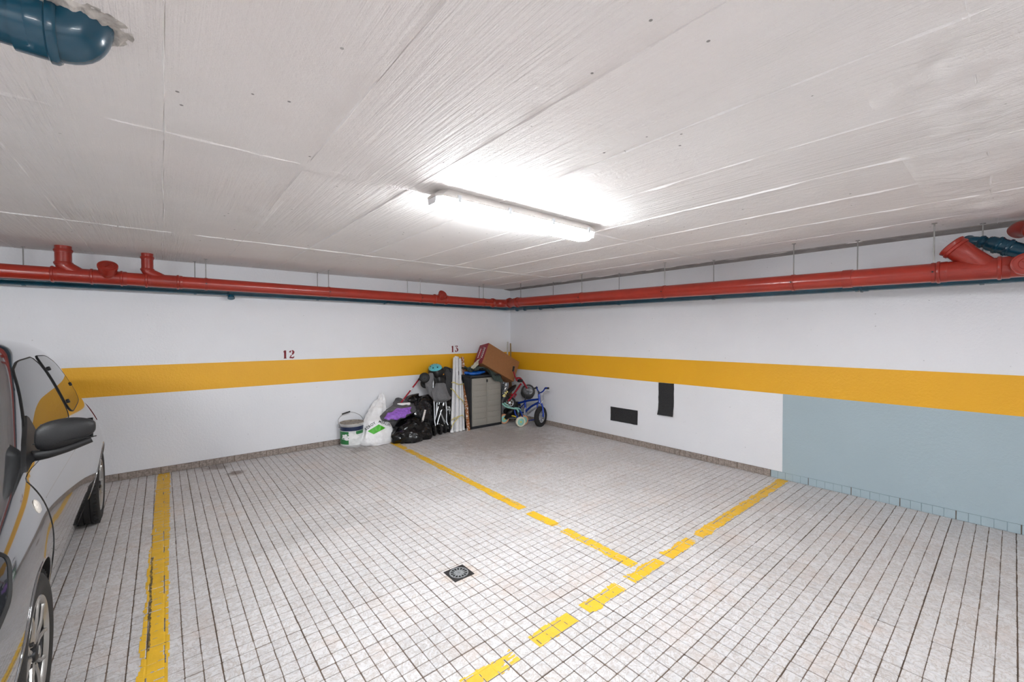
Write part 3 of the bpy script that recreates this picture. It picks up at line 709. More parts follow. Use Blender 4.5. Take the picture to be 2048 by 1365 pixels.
def outline(mode, poly, r=.005, off=.002, rnd=2, n=6, dens=.03):
    P = chaikin(poly, rnd) if rnd else poly; Q = []
    for i in range(len(P)):
        a, b = P[i], P[(i+1) % len(P)]; L = math.hypot(b[0]-a[0], b[1]-a[1]); k = max(1, int(L/dens))
        for j in range(k): Q.append((a[0]+(b[0]-a[0])*j/k, a[1]+(b[1]-a[1])*j/k))
    pts = [surf(mode, x, y, off) for x, y in Q]; pts = [p for p in pts if p is not None]
    return MB().tube(pts, r, n, closed=True)
def flip(mb):
    q = MB(); q.v = [V((-v.x, v.y, v.z)) for v in mb.v]; q.f = mb.f; q.m = mb.m; return q
def both(mb, name, m, parent=None, angle=50):
    out = []
    for sg in (1, -1): out.append((mb if sg > 0 else flip(mb)).build(name, m, (parent[0 if sg > 0 else 1] if isinstance(parent, list) else parent) or car, local=True, angle=angle))
    return out
dense = lambda P: sum([[P[i], tuple((a+b)/2 for a, b in zip(P[i], P[(i+1) % len(P)]))] for i in range(len(P))], [])
door_poly = [(.90, .925), (.955, .80), (1.0, .60), (1.06, .36), (1.18, .27), (2.16, .27), (2.30, .45), (2.34, .70), (2.33, .955), (1.6, .945)]
door = both(skin('side', dense(door_poly), .0025, .06, .006, 2), 'door', M_paint)
both(outline('side', dense(door_poly), .0012, .0004), 'door_seal', M_gap, door)
fw = [(1.10, .975), (1.20, 1.06), (1.52, 1.325), (1.70, 1.365), (2.08, 1.375), (2.16, .985), (1.6, .975)]
qw = [(2.23, .995), (2.15, 1.375), (2.50, 1.365), (2.70, 1.31), (2.84, 1.18), (2.90, 1.08), (2.80, 1.02)]
wf = both(skin('side', dense(fw), .004, .05, .006, 2), 'side_window', M_glass)
both(outline('side', dense(fw), .0045, .002), 'window_seal', M_gap, wf)
wq = both(skin('side', dense(qw), .005, .05, .006, 2), 'quarter_window', M_glass)
both(outline('side', dense(qw), .0045, .002), 'window_seal', M_gap, wq)
for (s_, z_) in ((2.25, 1.29), (2.30, 1.07), (2.80, 1.14)):
    p = surf('side', s_, z_, .005); both(MB().lathe([(0, .008), (.012, .008), (.014, 0)], p, (1, 0, .35), 14), 'window_hinge', M_gap)
ws = [(-.555, 1.07), (-.53, 1.18), (-.47, 1.37), (0, 1.41), (.47, 1.37), (.53, 1.18), (.555, 1.07), (.3, 1.0), (0, .985), (-.3, 1.0)]
w0 = skin('top', dense(ws), .004, .06, .008, 1).build('windscreen', M_screen, car, local=True); outline('top', dense(ws), .010, .002, 1).build('windscreen_seal', M_gap, w0, local=True)
cow = [(-.585, 1.06), (-.3, .99), (0, .975), (.3, .99), (.585, 1.06), (.595, 1.0), (.3, .93), (0, .91), (-.3, .93), (-.595, 1.0)]
skin('top', cow, .003, .05, .006, 1).build('cowl_panel', M_blk, car, local=True)
for x0 in (-.42, .10):
    pts = [surf('top', x0+.5*k/6, .965+.07*math.sin(k/6*1.2), .014) for k in range(7)]; MB().tube(pts, .007, 6).build('wiper', M_gap, car, local=True)
rw = [(-.42, 1.30), (.42, 1.30), (.50, 1.10), (.46, 1.02), (-.46, 1.02), (-.50, 1.10)]
skin('rear', dense(rw), .004, .05, .006, 1).build('rear_window', M_glass, car, local=True)
hood = [(-.54, .95), (0, .87), (.54, .95), (.66, .66), (.62, .30), (.40, .14), (0, .10), (-.40, .14), (-.62, .30), (-.66, .66)]
outline('top', dense(hood), .004, .001, 2).build('bonnet_gap', M_gap, car, local=True)
# A-pillar trim, door mirror triangle
tri = [(.93, .925), (1.08, 1.0), (1.20, 1.065), (1.30, 1.13), (1.28, .985), (1.06, .95)]
both(skin('side', dense(tri), .010, .04, .012, 1), 'mirror_sail', M_blk)
# lamps
hl = [(.10, .62), (.13, .74), (.26, .81), (.42, .82), (.46, .76), (.36, .66), (.22, .60)]
lamps = both(skin('side', dense(hl), .006, .035, .008, 2), 'headlamp', mat('headlamp_lens', (40, 42, 46), .05, 0, .1, ior=2.0, bmp=0))
both(outline('side', dense(hl), .008, .004), 'headlamp_rim', M_gap, lamps)
tlp = [(3.38, .76), (3.37, .90), (3.42, .96), (3.47, .92), (3.48, .79)]
both(skin('side', dense(tlp), .012, .04, .014, 2), 'tail_lamp', mat('tail_lamp_lens', (96, 22, 18), .1, 0, .1, bmp=0))
p = surf('side', .85, .81, .0); q = surf('side', .85, .81, .01); nn = (q-p).normalized()
both(MB().lathe([(0, .006), (.022, .0055), (.028, .003), (.030, 0)], p, nn, 24), 'side_indicator', mat('clear_indicator_lens', (226, 220, 212), .15, 0, .2, 90, bmp=.4))
# body crease, sill, handles
both(MB().tube([surf('side', s_, .80+.03*(s_-1)/1.3, .0005) for s_ in [1.0+k*.05 for k in range(27)]], .003, 6), 'swage_line', M_paint)
both(skin('side', dense([(1.08, .19), (2.70, .19), (2.70, .255), (1.08, .255)]), .006, .06, .01, 1), 'sill', M_blk)
hp = surf('side', 2.14, .865, 0)
both(MB().bbox(hp+V((.022, 0, 0)), (.022, .19, .028), .009), 'door_handle', M_blk)
fr = skin('front', dense([(-.5, .33), (.5, .33), (.46, .47), (-.46, .47)]), .004, .05, .008, 1).build('lower_grille', M_blk, car, local=True)
skin('front', dense([(-.3, .60), (.3, .60), (.26, .645), (-.26, .645)]), .004, .05, .008, 1).build('upper_grille', M_blk, car, local=True)
both(skin('side', dense([(.08, .30), (.30, .26), (.30, .36), (.12, .46)]), .004, .04, .008, 1), 'bumper_corner', M_blk)
for s in (SF, SR):   # arch lips
    pts = []
    for k in range(33):
        a = PI*(-.02+1.04*k/32); q = surf('side', s-.332*math.cos(a), .300+.332*math.sin(a), .0)
        if q: pts.append(q)
    both(MB().tube(pts, .004, 8), 'arch_lip', M_paint)
MB().tube([surf('top', .0, 2.9, 0), surf('top', 0, 2.9, 0)+V((0, .16, .14))], [.006, .003], 6).build('aerial', M_gap, car, local=True)
# mirrors
def mir_pts(u, v):   # egg-shaped housing, long axis out from the car
    a = 2*PI*v; t = u; r = math.sin(PI*min(1, max(0, t)))**.5
    x = .097*(-math.cos(PI*t)); ry = .05*r*(1.0-.2*x/.097); rz = .066*r*(1-.14*x/.097-.22*max(0, x/.097)**2)
    y = ry*math.copysign(abs(math.cos(a))**.8, math.cos(a)); z = rz*math.copysign(abs(math.sin(a))**.75, math.sin(a))
    return V((x, y*(1.0 if y < 0 else .6), z+.018*(x/.115)))
mc = V((.843, 1.115, 1.056))
mm = MB().grid(mir_pts, 22, 28, cv=True); mm.v = [v+mc for v in mm.v]
mirr = both(mm, 'mirror_housing', M_blk, angle=80)
arm = MB().tube(cr3([(.690, 1.14, .985), (.74, 1.115, .965), (.82, 1.10, .978), (.925, 1.112, 1.012)], 5), [.030, .028, .027, .026, .025, .024, .023, .022, .022, .021, .02, .02, .019, .018, .017, .016], 12)
both(arm, 'mirror_arm', M_blk, mirr)
mg = MB().grid(lambda u, v: mc+V(((u-.5)*.17, .032, (v-.5)*.095+.01*(u-.5))), 4, 4); both(mg, 'mirror_glass', M_glass, mirr)
both(MB().tube([mc+V((-.10+.2*k/12, -.046*math.sin(PI*(.08+.84*k/12))**.5-.001, -.034+.006*k/12)) for k in range(13)], .0025, 6), 'mirror_seam', M_gap, mirr)
# wheels
def wheel(s, sg):
    c = V((sg*WR, s, WRAD)); ax = V((sg, 0, 0)); w = MB()
    w.lathe([(.196, -.17), (.245, -.180), (.275, -.172), (.290, -.150), (.292, -.130), (.284, -.128), (.284, -.122), (.292, -.120), (.292, -.095), (.284, -.093), (.284, -.085), (.292, -.083), (.292, -.055), (.284, -.053), (.284, -.047), (.292, -.045), (.291, -.028), (.282, -.010), (.262, 0), (.235, .001), (.205, -.006), (.196, -.012)], c, ax, 56)
    for k in range(56):   # tread blocks on the shoulder
        a = 2*PI*k/56; w.box(c-ax*.020+V((0, math.cos(a), math.sin(a)))*.289, (.022, .006, .018), Matrix.Rotation(a-PI/2, 3, 'X'))
    ty = w.build('tyre', M_tyre, car, local=True)
    r = MB(); r.lathe([(.188, -.022), (.197, -.014), (.202, -.008), (.199, -.004), (.192, -.008), (.186, -.018)], c, ax, 48)
    rim = r.build('rim', M_alloy, car, local=True)
    MB().lathe([(.197, -.17), (.19, -.165), (.178, -.15), (.178, -.05), (.187, -.022)], c, ax, 48).build('rim_barrel', M_alloyd, rim, local=True)
    MB().lathe([(0, -.055), (.10, -.05), (.188, -.036)], c, ax, 40).build('brake_disc', M_alloyd, rim, local=True)
    sp = MB()
    for k in range(5):
        for e in (-1, 1):
            a = 2*PI*k/5+.3; P = []
            for (rad, da, dep) in ((.035, .30, -.026), (.08, .20, -.020), (.13, .25, -.016), (.187, .36, -.016)):
                P.append(c+V((0, math.cos(a+e*da), math.sin(a+e*da)))*rad+ax*dep)
            sp.tube(cr3(P, 4), [.010]*4+[.008]*4+[.007]*4+[.010], 8)
        P = [c+V((0, math.cos(2*PI*k/5+.3), math.sin(2*PI*k/5+.3)))*rr_+ax*(-.030) for rr_ in (.03, .09, .14)]
    sp.build('spokes', M_alloy, rim, local=True)
    MB().lathe([(.0, -.004), (.022, -.005), (.030, -.010), (.033, -.022), (.05, -.03)], c, ax, 24).build('hub_cap', M_alloyd, rim, local=True)
    e = MB(); D = [(0, .022), (.013, 0), (0, -.022), (-.013, 0)]
    e.tube([c+ax*(-.0035)+V((0, y, z)) for y, z in D], .0028, 6, closed=True); e.build('emblem', M_alloy, rim, local=True)
    for k in range(4):
        a = 2*PI*k/4+.4; MB().lathe([(0, -.014), (.008, -.014), (.009, -.03)], c+V((0, math.cos(a), math.sin(a)))*.05, ax, 8).build('wheel_bolt', M_dark, rim, local=True)
for s in (SF, SR):
    for sg in (1, -1): wheel(s, sg)

# ------------------------------------------------------------------ clutter in the corner
def loft(path, n=10, m=36, wr=.012, seed=0, folds=9, flat=None, cap=True, twist=0):
    """path rows: (x, y, z, rx, ry): crumpled skin swept through ellipses"""
    Q = cr(path, n); L = len(Q); vs = []; fs = []
    for i, (x, y, z, rx, ry) in enumerate(Q):
        v = i/(L-1)
        for k in range(m):
            a = 2*PI*k/m
            dx, dy = math.cos(a), math.sin(a)
            p = V((x+rx*dx, y+ry*dy, z))
            f = math.sin(folds*a+4*noise.noise(V((v*2.5, seed, a))))*.45+noise.fractal(p*7+V((seed, 0, 0)), 1.2, 2, 2)*1.1
            r = 1-abs(noise.noise(V((p.x*13, p.y*13, p.z*7))+V((0, seed, 5))))*2.2
            h = wr*(f+r*.7)*(1 if rx > .02 else .4)
            q = p+V((dx*h, dy*h, noise.noise(p*13+V((3, 1, seed)))*wr*.8))
            if flat is not None and q.z < flat: q.z = flat
            vs.append(q)
    for i in range(L-1):
        for k in range(m): fs.append([i*m+k, i*m+(k+1) % m, (i+1)*m+(k+1) % m, (i+1)*m+k])
    if cap: fs.append(list(range(m))[::-1]); fs.append([(L-1)*m+k for k in range(m)])
    return MB().add(vs, fs)
def bvh_of(mb): return BVHTree.FromPolygons([tuple(v) for v in mb.v], mb.f)
def decal(mb2d, bvh, o, ux, uz, d, off=.003):
    """flat 2D pieces (x right, y up) laid on a surface along direction d"""
    out = MB(); keep = {}
    for i, v in enumerate(mb2d.v):
        q = o+ux*v.x+uz*v.y; l, n, ii, ds = bvh.ray_cast(q-d*1.0, d)
        if l is not None: keep[i] = len(out.v); out.v.append(l-d*off)
    for f in mb2d.f:
        if all(i in keep for i in f): out.f.append([keep[i] for i in f]); out.m.append(0)
    return out
def subdiv(poly, step=.012):
    bm = bmesh.new(); bm.faces.new([bm.verts.new((x, y, 0)) for x, y in poly]); xs = [p[0] for p in poly]; ys = [p[1] for p in poly]
    for ax, lo, hi in ((0, min(xs), max(xs)), (1, min(ys), max(ys))):
        k = lo+step
        while k < hi:
            no = V((1, 0, 0)) if ax == 0 else V((0, 1, 0)); bmesh.ops.bisect_plane(bm, geom=bm.verts[:]+bm.edges[:]+bm.faces[:], plane_co=no*k, plane_no=no, dist=1e-6); k += step
    bm.verts.index_update(); mb = MB().add([v.co.copy() for v in bm.verts], [[v.index for v in f.verts] for f in bm.faces]); bm.free(); return mb
def text2d(s, size, ang=0, o=(0, 0), shear=0):
    cu = bpy.data.curves.new('t', 'FONT'); cu.body = s; cu.size = size; cu.resolution_u = 3; cu.space_character = 1.08; cu.offset = size*.012
    ob = bpy.data.objects.new('t', cu); COL.objects.link(ob); bpy.context.view_layer.update(); dg = bpy.context.evaluated_depsgraph_get()
    me = bpy.data.meshes.new_from_object(ob.evaluated_get(dg)); bpy.data.objects.remove(ob, do_unlink=True)
    R = Matrix.Rotation(ang, 3, 'Z'); mb = MB().add([R @ V((v.co.x, v.co.y, 0))+V((o[0], o[1], 0)) for v in me.vertices], [list(p.vertices) for p in me.polygons])
    bpy.data.meshes.remove(me); return mb
M_bagw = mat('white_plastic_film', (238, 238, 240), .35, 0, .05, 20, .35, 26, bd=.02)
M_bagb = mat('black_bin_liner', (13, 13, 14), .14, 0, .3, 20, .5, 9, bd=.05)
M_bagg = mat('smoky_grey_plastic_film', (84, 84, 88), .22, 0, .25, 20, .5, 10, bd=.04)
M_bagc = mat('grey_streaked_liner', (30, 30, 32), .15, 0, .4, 26, .6, 9, bd=.05)
M_white = mat('white_enamel', (232, 232, 232), .4, 0, .05)
M_black = mat('black_plastic', (15, 15, 16), .4, 0, .15)
M_silver = mat('silver_tube', (190, 192, 196), .3, .7, .06)

# paint bucket
c = at(704, 880, -.168); c.z = 0; BR, BH = .148, .315
t = thing('paint_bucket', 'metal paint bucket with green and white label, leftmost of the clutter', 'bucket', c)
MB().lathe([(0, .0), (BR-.012, 0), (BR-.006, .008), (BR-.008, .02), (BR-.004, .03), (BR, BH-.03), (BR+.004, BH-.02), (BR+.006, BH-.006), (BR+.004, BH), (BR-.004, BH), (BR-.008, BH-.018), (0, BH-.02)], c, (0, 0, 1), 48).build('bucket_body', mat('tin_plate', (196, 196, 196), .35, .4, .1), t)
sd = (CAM-c); sd.z = 0; sd.normalize()
def cyl_patch(a0, a1, z0, z1, off, n=24): return MB().lathe([(BR-.004+off+(z0/BH)*.004, z0), (BR-.004+off+(z1/BH)*.004, z1)], c, (0, 0, 1), n, a0, a1, side=sd)
cyl_patch(-PI, PI, .222, .275, .003, 48).build('blue_band', mat('navy_print', (22, 38, 74), .4), t)
cyl_patch(-PI, PI, .03, .222, .002, 48).build('label', mat('pale_label', (226, 228, 228), .45), t)
lab = cyl_patch(-1.50, -.28, .045, .215, .0034).build('green_print', mat('green_print', (46, 122, 66), .45), t)
cyl_patch(.35, 1.3, .175, .218, .0034).build('green_print', mat('green_print', (46, 122, 66), .45), t)
def cloud(ca, cz, ra, rz_):
    mb = MB(); pts = []
    for k in range(28):
        a = 2*PI*k/28; w_ = 1+.18*math.sin(5*a+ca*7); th = ca+ra*w_*math.cos(a); zz = cz+rz_*w_*math.sin(a)
        x = sd; y = V((0, 0, 1)).cross(x); r = BR+.0026; pts.append(c+(x*math.cos(th)+y*math.sin(th))*r+V((0, 0, zz)))
    th = ca; cen = c+(sd*math.cos(th)+V((0, 0, 1)).cross(sd)*math.sin(th))*(BR+.004)+V((0, 0, cz))
    return mb.add([cen]+pts, [[0, 1+k, 1+(k+1) % 28] for k in range(28)])
for a in ((-.62, .150, .30, .030), (-.45, .125, .48, .022), (-.05, .165, .42, .030), (.25, .140, .40, .024)): cloud(*a).build('cloud_print', mat('white_print', (240, 240, 240), .5, 0, .03), t)
rm = MB().lathe([(BR-.002, BH-.004), (BR+.007, BH-.002), (BR+.007, BH+.006), (BR-.004, BH+.008), (BR-.010, BH), (BR-.02, BH-.012), (0, BH-.010)], c, (0, 0, 1), 40).build('lid', mat('scuffed_lid', (150, 142, 132), .5, .3, .35, 45), t)
pe = V((0, 0, 1)).cross(sd); ea = c+pe*-(BR+.004)+V((0, 0, .262)); eb = c+pe*(BR+.004)+V((0, 0, .262))
MB().tube(cr3([ea, ea+V((0, 0, .10))-pe*.015-sd*.05, c-pe*.05+V((0, 0, .44))-sd*.09, c+pe*.09+V((0, 0, .40))-sd*.08, eb+V((0, 0, .06))-sd*.03, eb], 6), .003, 8).build('bail_handle', M_steel, t)
MB().tube([c-pe*.125+V((0, 0, .418))-sd*.075, c-pe*.02+V((0, 0, .445))-sd*.095], .010, 10).build('handle_grip', M_black, t)
for e in (ea, eb): MB().lathe([(0, .01), (.013, .008), (.015, -.004)], e, (e-c).normalized()*1, 12).build('ear', M_steel, t)

# white plastic bag with green triangle
Y = -.22
q = lambda px, py, yy, rx, ry: (*at(px, py, yy), rx, ry)
b0 = at(757, 884, -.27)
path = [(b0.x, -.27, .004, .235, .15), (b0.x, -.27, .05, .245, .165), (at(756, 860, -.25).x, -.25, .13, .225, .16), q(752, 845, -.23, .165, .13), q(751, 832, -.19, .125, .09), q(755, 818, -.15, .105, .065), q(760, 806, -.11, .080, .045), q(763, 798, -.08, .045, .03), q(763, 789, -.07, .018, .014)]
t = thing('plastic_bag', 'white plastic shopping bag with green triangle, slumped by the bucket', 'bag', (b0.x, -.27, 0))
mbw = loft(path, 9, 44, .016, 3.3, 7, flat=.002); bw = bvh_of(mbw); mbw.build('bag_film', M_bagw, t)
vd = FW.copy(); vd.z = -.12; vd.normalize(); ux = V((RT.x, RT.y, 0)).normalized(); uz = V((0, 0, 1))
o0 = at(754, 857, -.5)
for nm, m2, mm_ in (('triangle_logo', subdiv([(-.128, -.041), (.025, .052), (.118, .003), (-.045, -.082)], .014), mat('green_logo_print', (70, 180, 30), .4, 0, .05)),
                  ('lettering', text2d('LEROY', .052, .60, (-.150, -.030)), mat('black_logo_print', (26, 30, 28), .5, 0, .05)),
                  ('lettering', text2d('MERLIN', .050, -.34, (.018, .080)), mat('black_logo_print', (26, 30, 28), .5, 0, .05))):
    decal(m2, bw, o0, ux, uz, ray(754, 857).normalized(), .004).build(nm, mm_, t, smooth=False)
# handles of the bag
MB().tube(cr3([at(762, 792, -.07), at(766, 786, -.07), at(770, 796, -.09), at(772, 803, -.1)], 5), .008, 8).build('bag_handle', M_bagw, t)

# dark bin bags
t = tag(loft([q(822, 884, -.42, .24, .16), q(822, 876, -.42, .29, .20), q(822, 862, -.40, .29, .20), q(822, 848, -.37, .22, .17), q(818, 838, -.33, .12, .11), q(812, 834, -.30, .03, .03)], 9, 46, .028, 6.1, 8, flat=.002).build('bin_bag', M_bagb), 'black bin bag lying lowest of the heap on the floor', 'bag', 'bags heaped by the left wall')
tag(loft([q(842, 868, -.20, .12, .12), q(844, 850, -.20, .19, .15), q(843, 825, -.19, .20, .15), q(843, 806, -.17, .17, .12), q(846, 795, -.14, .12, .07), q(850, 791, -.12, .05, .03)], 9, 42, .024, 9.4, 9, flat=.002).build('bin_bag', M_bagc), 'tall shiny black bin bag standing beside the folded stroller', 'bag', 'bags heaped by the left wall')
tag(loft([q(823, 812, -.12, .03, .03), q(823, 808, -.13, .09, .07), q(824, 799, -.13, .11, .08), q(828, 791, -.12, .07, .05), q(834, 788, -.11, .02, .02)], 8, 30, .014, 4.4, 7).build('bin_bag', M_bagb), 'small knotted black bag on top behind the mop head', 'bag', 'bags heaped by the left wall')
path = [q(772, 842, -.26, .05, .06), q(785, 838, -.28, .17, .12), q(795, 829, -.28, .24, .14), q(801, 820, -.25, .23, .12), q(806, 812, -.21, .19, .09), q(803, 805, -.17, .13, .05), q(797, 799, -.13, .05, .025), q(795, 796, -.12, .015, .012)]
t = thing('plastic_bag', 'smoky grey plastic bag with purple contents lying on the bin bags', 'bag', at(795, 842, -.28))
mg_ = loft(path, 9, 44, .018, 12.2, 8); bg = bvh_of(mg_); mg_.build('bag_film', M_bagg, t)
decal(subdiv([(-.20, -.08), (-.15, .0), (-.09, .01), (-.02, .07), (.05, .062), (.19, .085), (.165, .03), (.185, -.005), (.11, -.03), (.10, -.075), (.03, -.07), (-.02, -.105), (-.10, -.085), (-.13, -.105)], .016), bg, at(797, 826, -.6), ux, uz, ray(797, 826).normalized(), .005).build('purple_contents', mat('purple_cloth', (146, 96, 194), .45, 0, .3, 30, .5, 30), t)
tag(MB().box((at(850, 824, -.40)+at(844, 845, -.40))/2, (.028, .006, .21), Matrix.Rotation(.28, 3, 'Y')).build('cardboard_strip', mat('white_card_strip', (220, 214, 210), .6, 0, .15, 60)), 'narrow white printed strip lying on the tall bin bag', 'strip')

# mop with red and white handle
a, b2 = at(802, 806, -.22), at(845, 750, -.10)
t = thing('floor_mop', 'mop with red and white handle leaning over the bags', 'mop', a)
lp = lambda k: a.lerp(b2, k)
for k0, k1, m_ in ((0, .42, 'r'), (.42, .52, 'w'), (.52, .80, 'r'), (.80, 1, 'g')):
    MB().tube([lp(k0), lp(k1)], .011 if m_ != 'g' else .014, 10).build('handle_section' if m_ != 'g' else 'handle_grip', {'r': mat('red_pole', (158, 20, 44), .35), 'w': M_white, 'g': M_black}[m_], t)
MB().tube([lp(.10), lp(.105)], .016, 10).build('handle_ring', M_white, t)
MB().bbox(a+V((.03, -.02, -.02)), (.19, .05, .035), .01, Rz(-.2)).build('mop_head', M_white, t)

# folded stroller
t = thing('folded_stroller', 'folded grey stroller with silver tubes and black wheels', 'stroller', at(882, 866, -.40))
SY = -.50
def strwheel(c, ax, r, w_, name='wheel'):
    ax = V(ax).normalized(); c = V(c)
    wo = MB().lathe([(r*.55, -w_/2), (r*.9, -w_/2), (r, -w_*.3), (r, w_*.3), (r*.9, w_/2), (r*.55, w_/2)], c, ax, 28).build(name, M_tyre, t)
    h = MB(); h.lathe([(0, -w_*.45), (r*.22, -w_*.45), (r*.25, -w_*.2), (r*.56, -w_*.2), (r*.56, w_*.2), (r*.25, w_*.2), (r*.22, w_*.45), (0, w_*.45)], c, ax, 20)
    h.build('hub', M_black, wo); return wo
WRR = .078
for px, yy in ((868, -.42), (880, -.41), (889, -.37), (898, -.36)):
    p = at(px, 860, yy); p.z = WRR; strwheel(p, (1, -.12, 0), WRR, .032)
tubes = [[(868, 742, -0.259), (866, 772, -0.302), (868, 800, -0.338), (869, 838, -0.374), (871, 852, -0.403)], [(887, 752, -0.259), (888, 780, -0.302), (888, 803, -0.331), (887, 812, -0.338)],
         [(870, 840, -0.382), (875, 820, -0.374), (879, 805, -0.360)], [(874, 850, -0.418), (878, 836, -0.396), (882, 824, -0.382), (887, 806, -0.360)], [(880, 822, -0.382), (884, 834, -0.389), (890, 850, -0.396)],
         [(891, 800, -0.331), (893, 822, -0.353), (893, 842, -0.374), (896, 851, -0.396)], [(876, 848, -0.396), (886, 852, -0.396)], [(883, 830, -0.374), (889, 842, -0.382), (893, 846, -0.382)], [(874, 806, -0.346), (872, 830, -0.367)]]
for pts in tubes: MB().tube(cr3([at(*p) for p in pts], 4), .0085, 8).build('frame_tube', M_silver, t)
MB().bbox(at(880, 815, -.36), (.075, .05, .09), .012).build('folding_hinge', M_black, t)
M_fab = mat('grey_melange_fabric', (112, 112, 114), .9, 0, .35, 160, .5, 200)
loft([q(880, 766, -0.288, .075, .05), q(879, 773, -0.302, .095, .07), q(878, 783, -0.324, .13, .085), q(882, 794, -0.338, .15, .085), q(884, 800, -0.346, .145, .075), q(882, 806, -0.338, .05, .03)], 7, 34, .012, 2.2, 8).build('canopy', M_fab, t)
loft([q(864, 746, -0.259, .04, .03), q(860, 756, -0.259, .06, .045), q(858, 770, -0.274, .055, .05), q(861, 784, -0.288, .045, .04), q(865, 795, -0.302, .02, .02)], 7, 24, .007, 5.2, 5).build('seat_side', M_fab, t)
loft([q(879, 742, -0.245, .05, .04), q(879, 750, -0.259, .095, .06), q(880, 760, -0.274, .10, .065), q(880, 770, -0.288, .075, .05)], 7, 28, .010, 8.2, 6).build('seat_back', M_black, t)
loft([q(872, 806, -0.288, .06, .05), q(884, 830, -0.302, .12, .06), q(886, 852, -0.302, .11, .06), q(884, 862, -0.302, .06, .04)], 7, 28, .012, 18.2, 6).build('basket', M_black, t)
for (px, py, yy) in ((849, 756, -.30), (851, 767, -.20)): strwheel(at(px, py, yy), (-.35, -.86, .36), .076, .05, 'rear_wheel')
MB().tube([at(849, 762, -.22), at(866, 770, -.26)], .010, 8).build('axle', M_black, t)
MB().bbox(at(886, 749, -.33), (.03, .02, .02), .004).build('buckle', mat('orange_buckle', (226, 150, 40), .4), t)

# helmet resting on the stroller
hc_ = at(872, 744, -.22); t = thing('bicycle_helmet', 'child bicycle helmet, turquoise and black, on top of the stroller', 'helmet', hc_)
def helm(u, v, k=1.0):
    th = u*PI*.60; ph = 2*PI*v; r = .128*k*(1+.03*math.cos(6*ph)*math.sin(th)); p = V((r*.92*math.sin(th)*math.cos(ph), r*1.08*math.sin(th)*math.sin(ph), r*.95*math.cos(th)))
    return hc_+Matrix.Rotation(-.35, 3, 'Y') @ (Matrix.Rotation(.25, 3, 'X') @ p)
MB().grid(lambda u, v: helm(u, v), 16, 36, cv=True).build('shell_rim', M_black, t)
MB().grid(lambda u, v: helm(u*.52, v, 1.02), 12, 36, cv=True).build('shell', mat('turquoise_shell', (92, 184, 196), .3, 0, .06), t)
for k in range(5):
    for uu in (.30,):
        p0 = helm(uu, k/6+.08, 1.022); n0 = (p0-hc_).normalized(); MB().lathe([(0, .003), (.010, .003), (.014, -.004)], p0, n0, 10).build('vent', M_black, t)
MB().tube(cr3([helm(.95, .6), hc_+V((-.05, -.08, -.11)), hc_+V((.03, -.09, -.12)), helm(.95, .95)], 5), .006, 6).build('strap', M_black, t)

# dark case behind
t = thing('laptop_case', 'flat charcoal case leaning behind the stroller and the poles', 'case', at(896, 800, -.14))
R = Matrix.Rotation(.35, 3, 'Y') @ Matrix.Rotation(-.12, 3, 'X')
MB().bbox(at(898, 766, -.17), (.30, .09, .46), .03, R).build('case_shell', mat('charcoal_fabric', (62, 62, 64), .8, 0, .2, 60), t)
MB().tube(cr3([at(891, 744, -.2), at(893, 737, -.2), at(899, 738, -.2), at(901, 745, -.2)], 4), .007, 6).build('case_handle', M_black, t)
# black sack low behind stroller
tag(loft([q(895, 866, -.28, .10, .08), q(896, 850, -.26, .13, .10), q(897, 825, -.22, .12, .08), q(897, 803, -.18, .09, .06), q(897, 795, -.16, .03, .03)], 8, 30, .014, 31.2, 7, flat=.002).build('bin_bag', M_bagb), 'black sack squeezed between the stroller and white poles', 'bag')

# bundle of white poles
M_pole = mat('white_lacquered_pole', (222, 222, 224), .4, 0, .06, 30)
prof = [(904, 866, 909, 716, .021), (910, 867, 911, 713, .014), (914, 865, 914, 714, .02), (918, 866, 916, 715, .015), (922, 866, 920, 718, .018), (927, 864, 924, 719, .017)]
for k, (bx, by, tx, ty, w_) in enumerate(prof):
    yb = -.44+.03*(k % 2); p0 = at(bx, by, yb); p0.z = .002; p1 = at(tx, ty, -.14+.035*(k % 2))
    t = thing('curtain_pole', 'white pole in the string-tied bundle, '+('leftmost, beside the stroller', 'second from the stroller, thin and tallest', 'third from the stroller, wide', 'fourth from the stroller, thin', 'second from the flaking lath', 'rightmost, beside the flaking lath')[k], 'pole', p0, 'white poles tied in a bundle')
    d = (p1-p0).normalized(); x = V((1, 0, 0)); x = (x-d*x.dot(d)).normalized(); y = d.cross(x); hw = w_*1.15
    ol = chaikin([(hw, hw*.8), (-hw, hw*.8), (-hw, -hw*.8), (hw, -hw*.8)], 2)
    mbp = MB(); mbp.prism([p0+x*a_+y*b_ for a_, b_ in ol], p1-p0); mbp.build('shaft', M_pole, t)
    ce = MB(); ce.prism([p0+x*a_*1.15+y*b_*1.15 for a_, b_ in ol], d*.03); ce.build('end_cap', M_white, t)
M_string = mat('yellow_string', (214, 200, 120), .8, 0, .15)
def string(pts, lab):
    mb = MB()
    for dz in (0, .012): mb.tube(cr3([at(px, py, yy)+V((0, 0, dz*(1 if i % 2 else -1))) for i, (px, py, yy) in enumerate(pts)], 6), .0042, 6)
    tag(mb.build('string_tie', M_string), lab, 'string')
string([(903, 765, -0.264), (908, 766, -0.288), (915, 768, -0.296), (922, 770, -0.296), (928, 767, -0.264)], 'yellow string tied round the poles near the top')
string([(901, 777, -0.288), (908, 783, -0.328), (917, 794, -0.352), (925, 802, -0.352), (928, 808, -0.336)], 'yellow string running slantwise down across the poles')
string([(903, 840, -0.416), (909, 838, -0.464), (917, 833, -0.464), (925, 832, -0.448), (928, 836, -0.416)], 'yellow string tied round the poles near the floor')
string([(903, 855, -0.464), (907, 848, -0.480), (912, 840, -0.480), (917, 836, -0.464)], 'loose yellow string end hanging below the lowest tie')

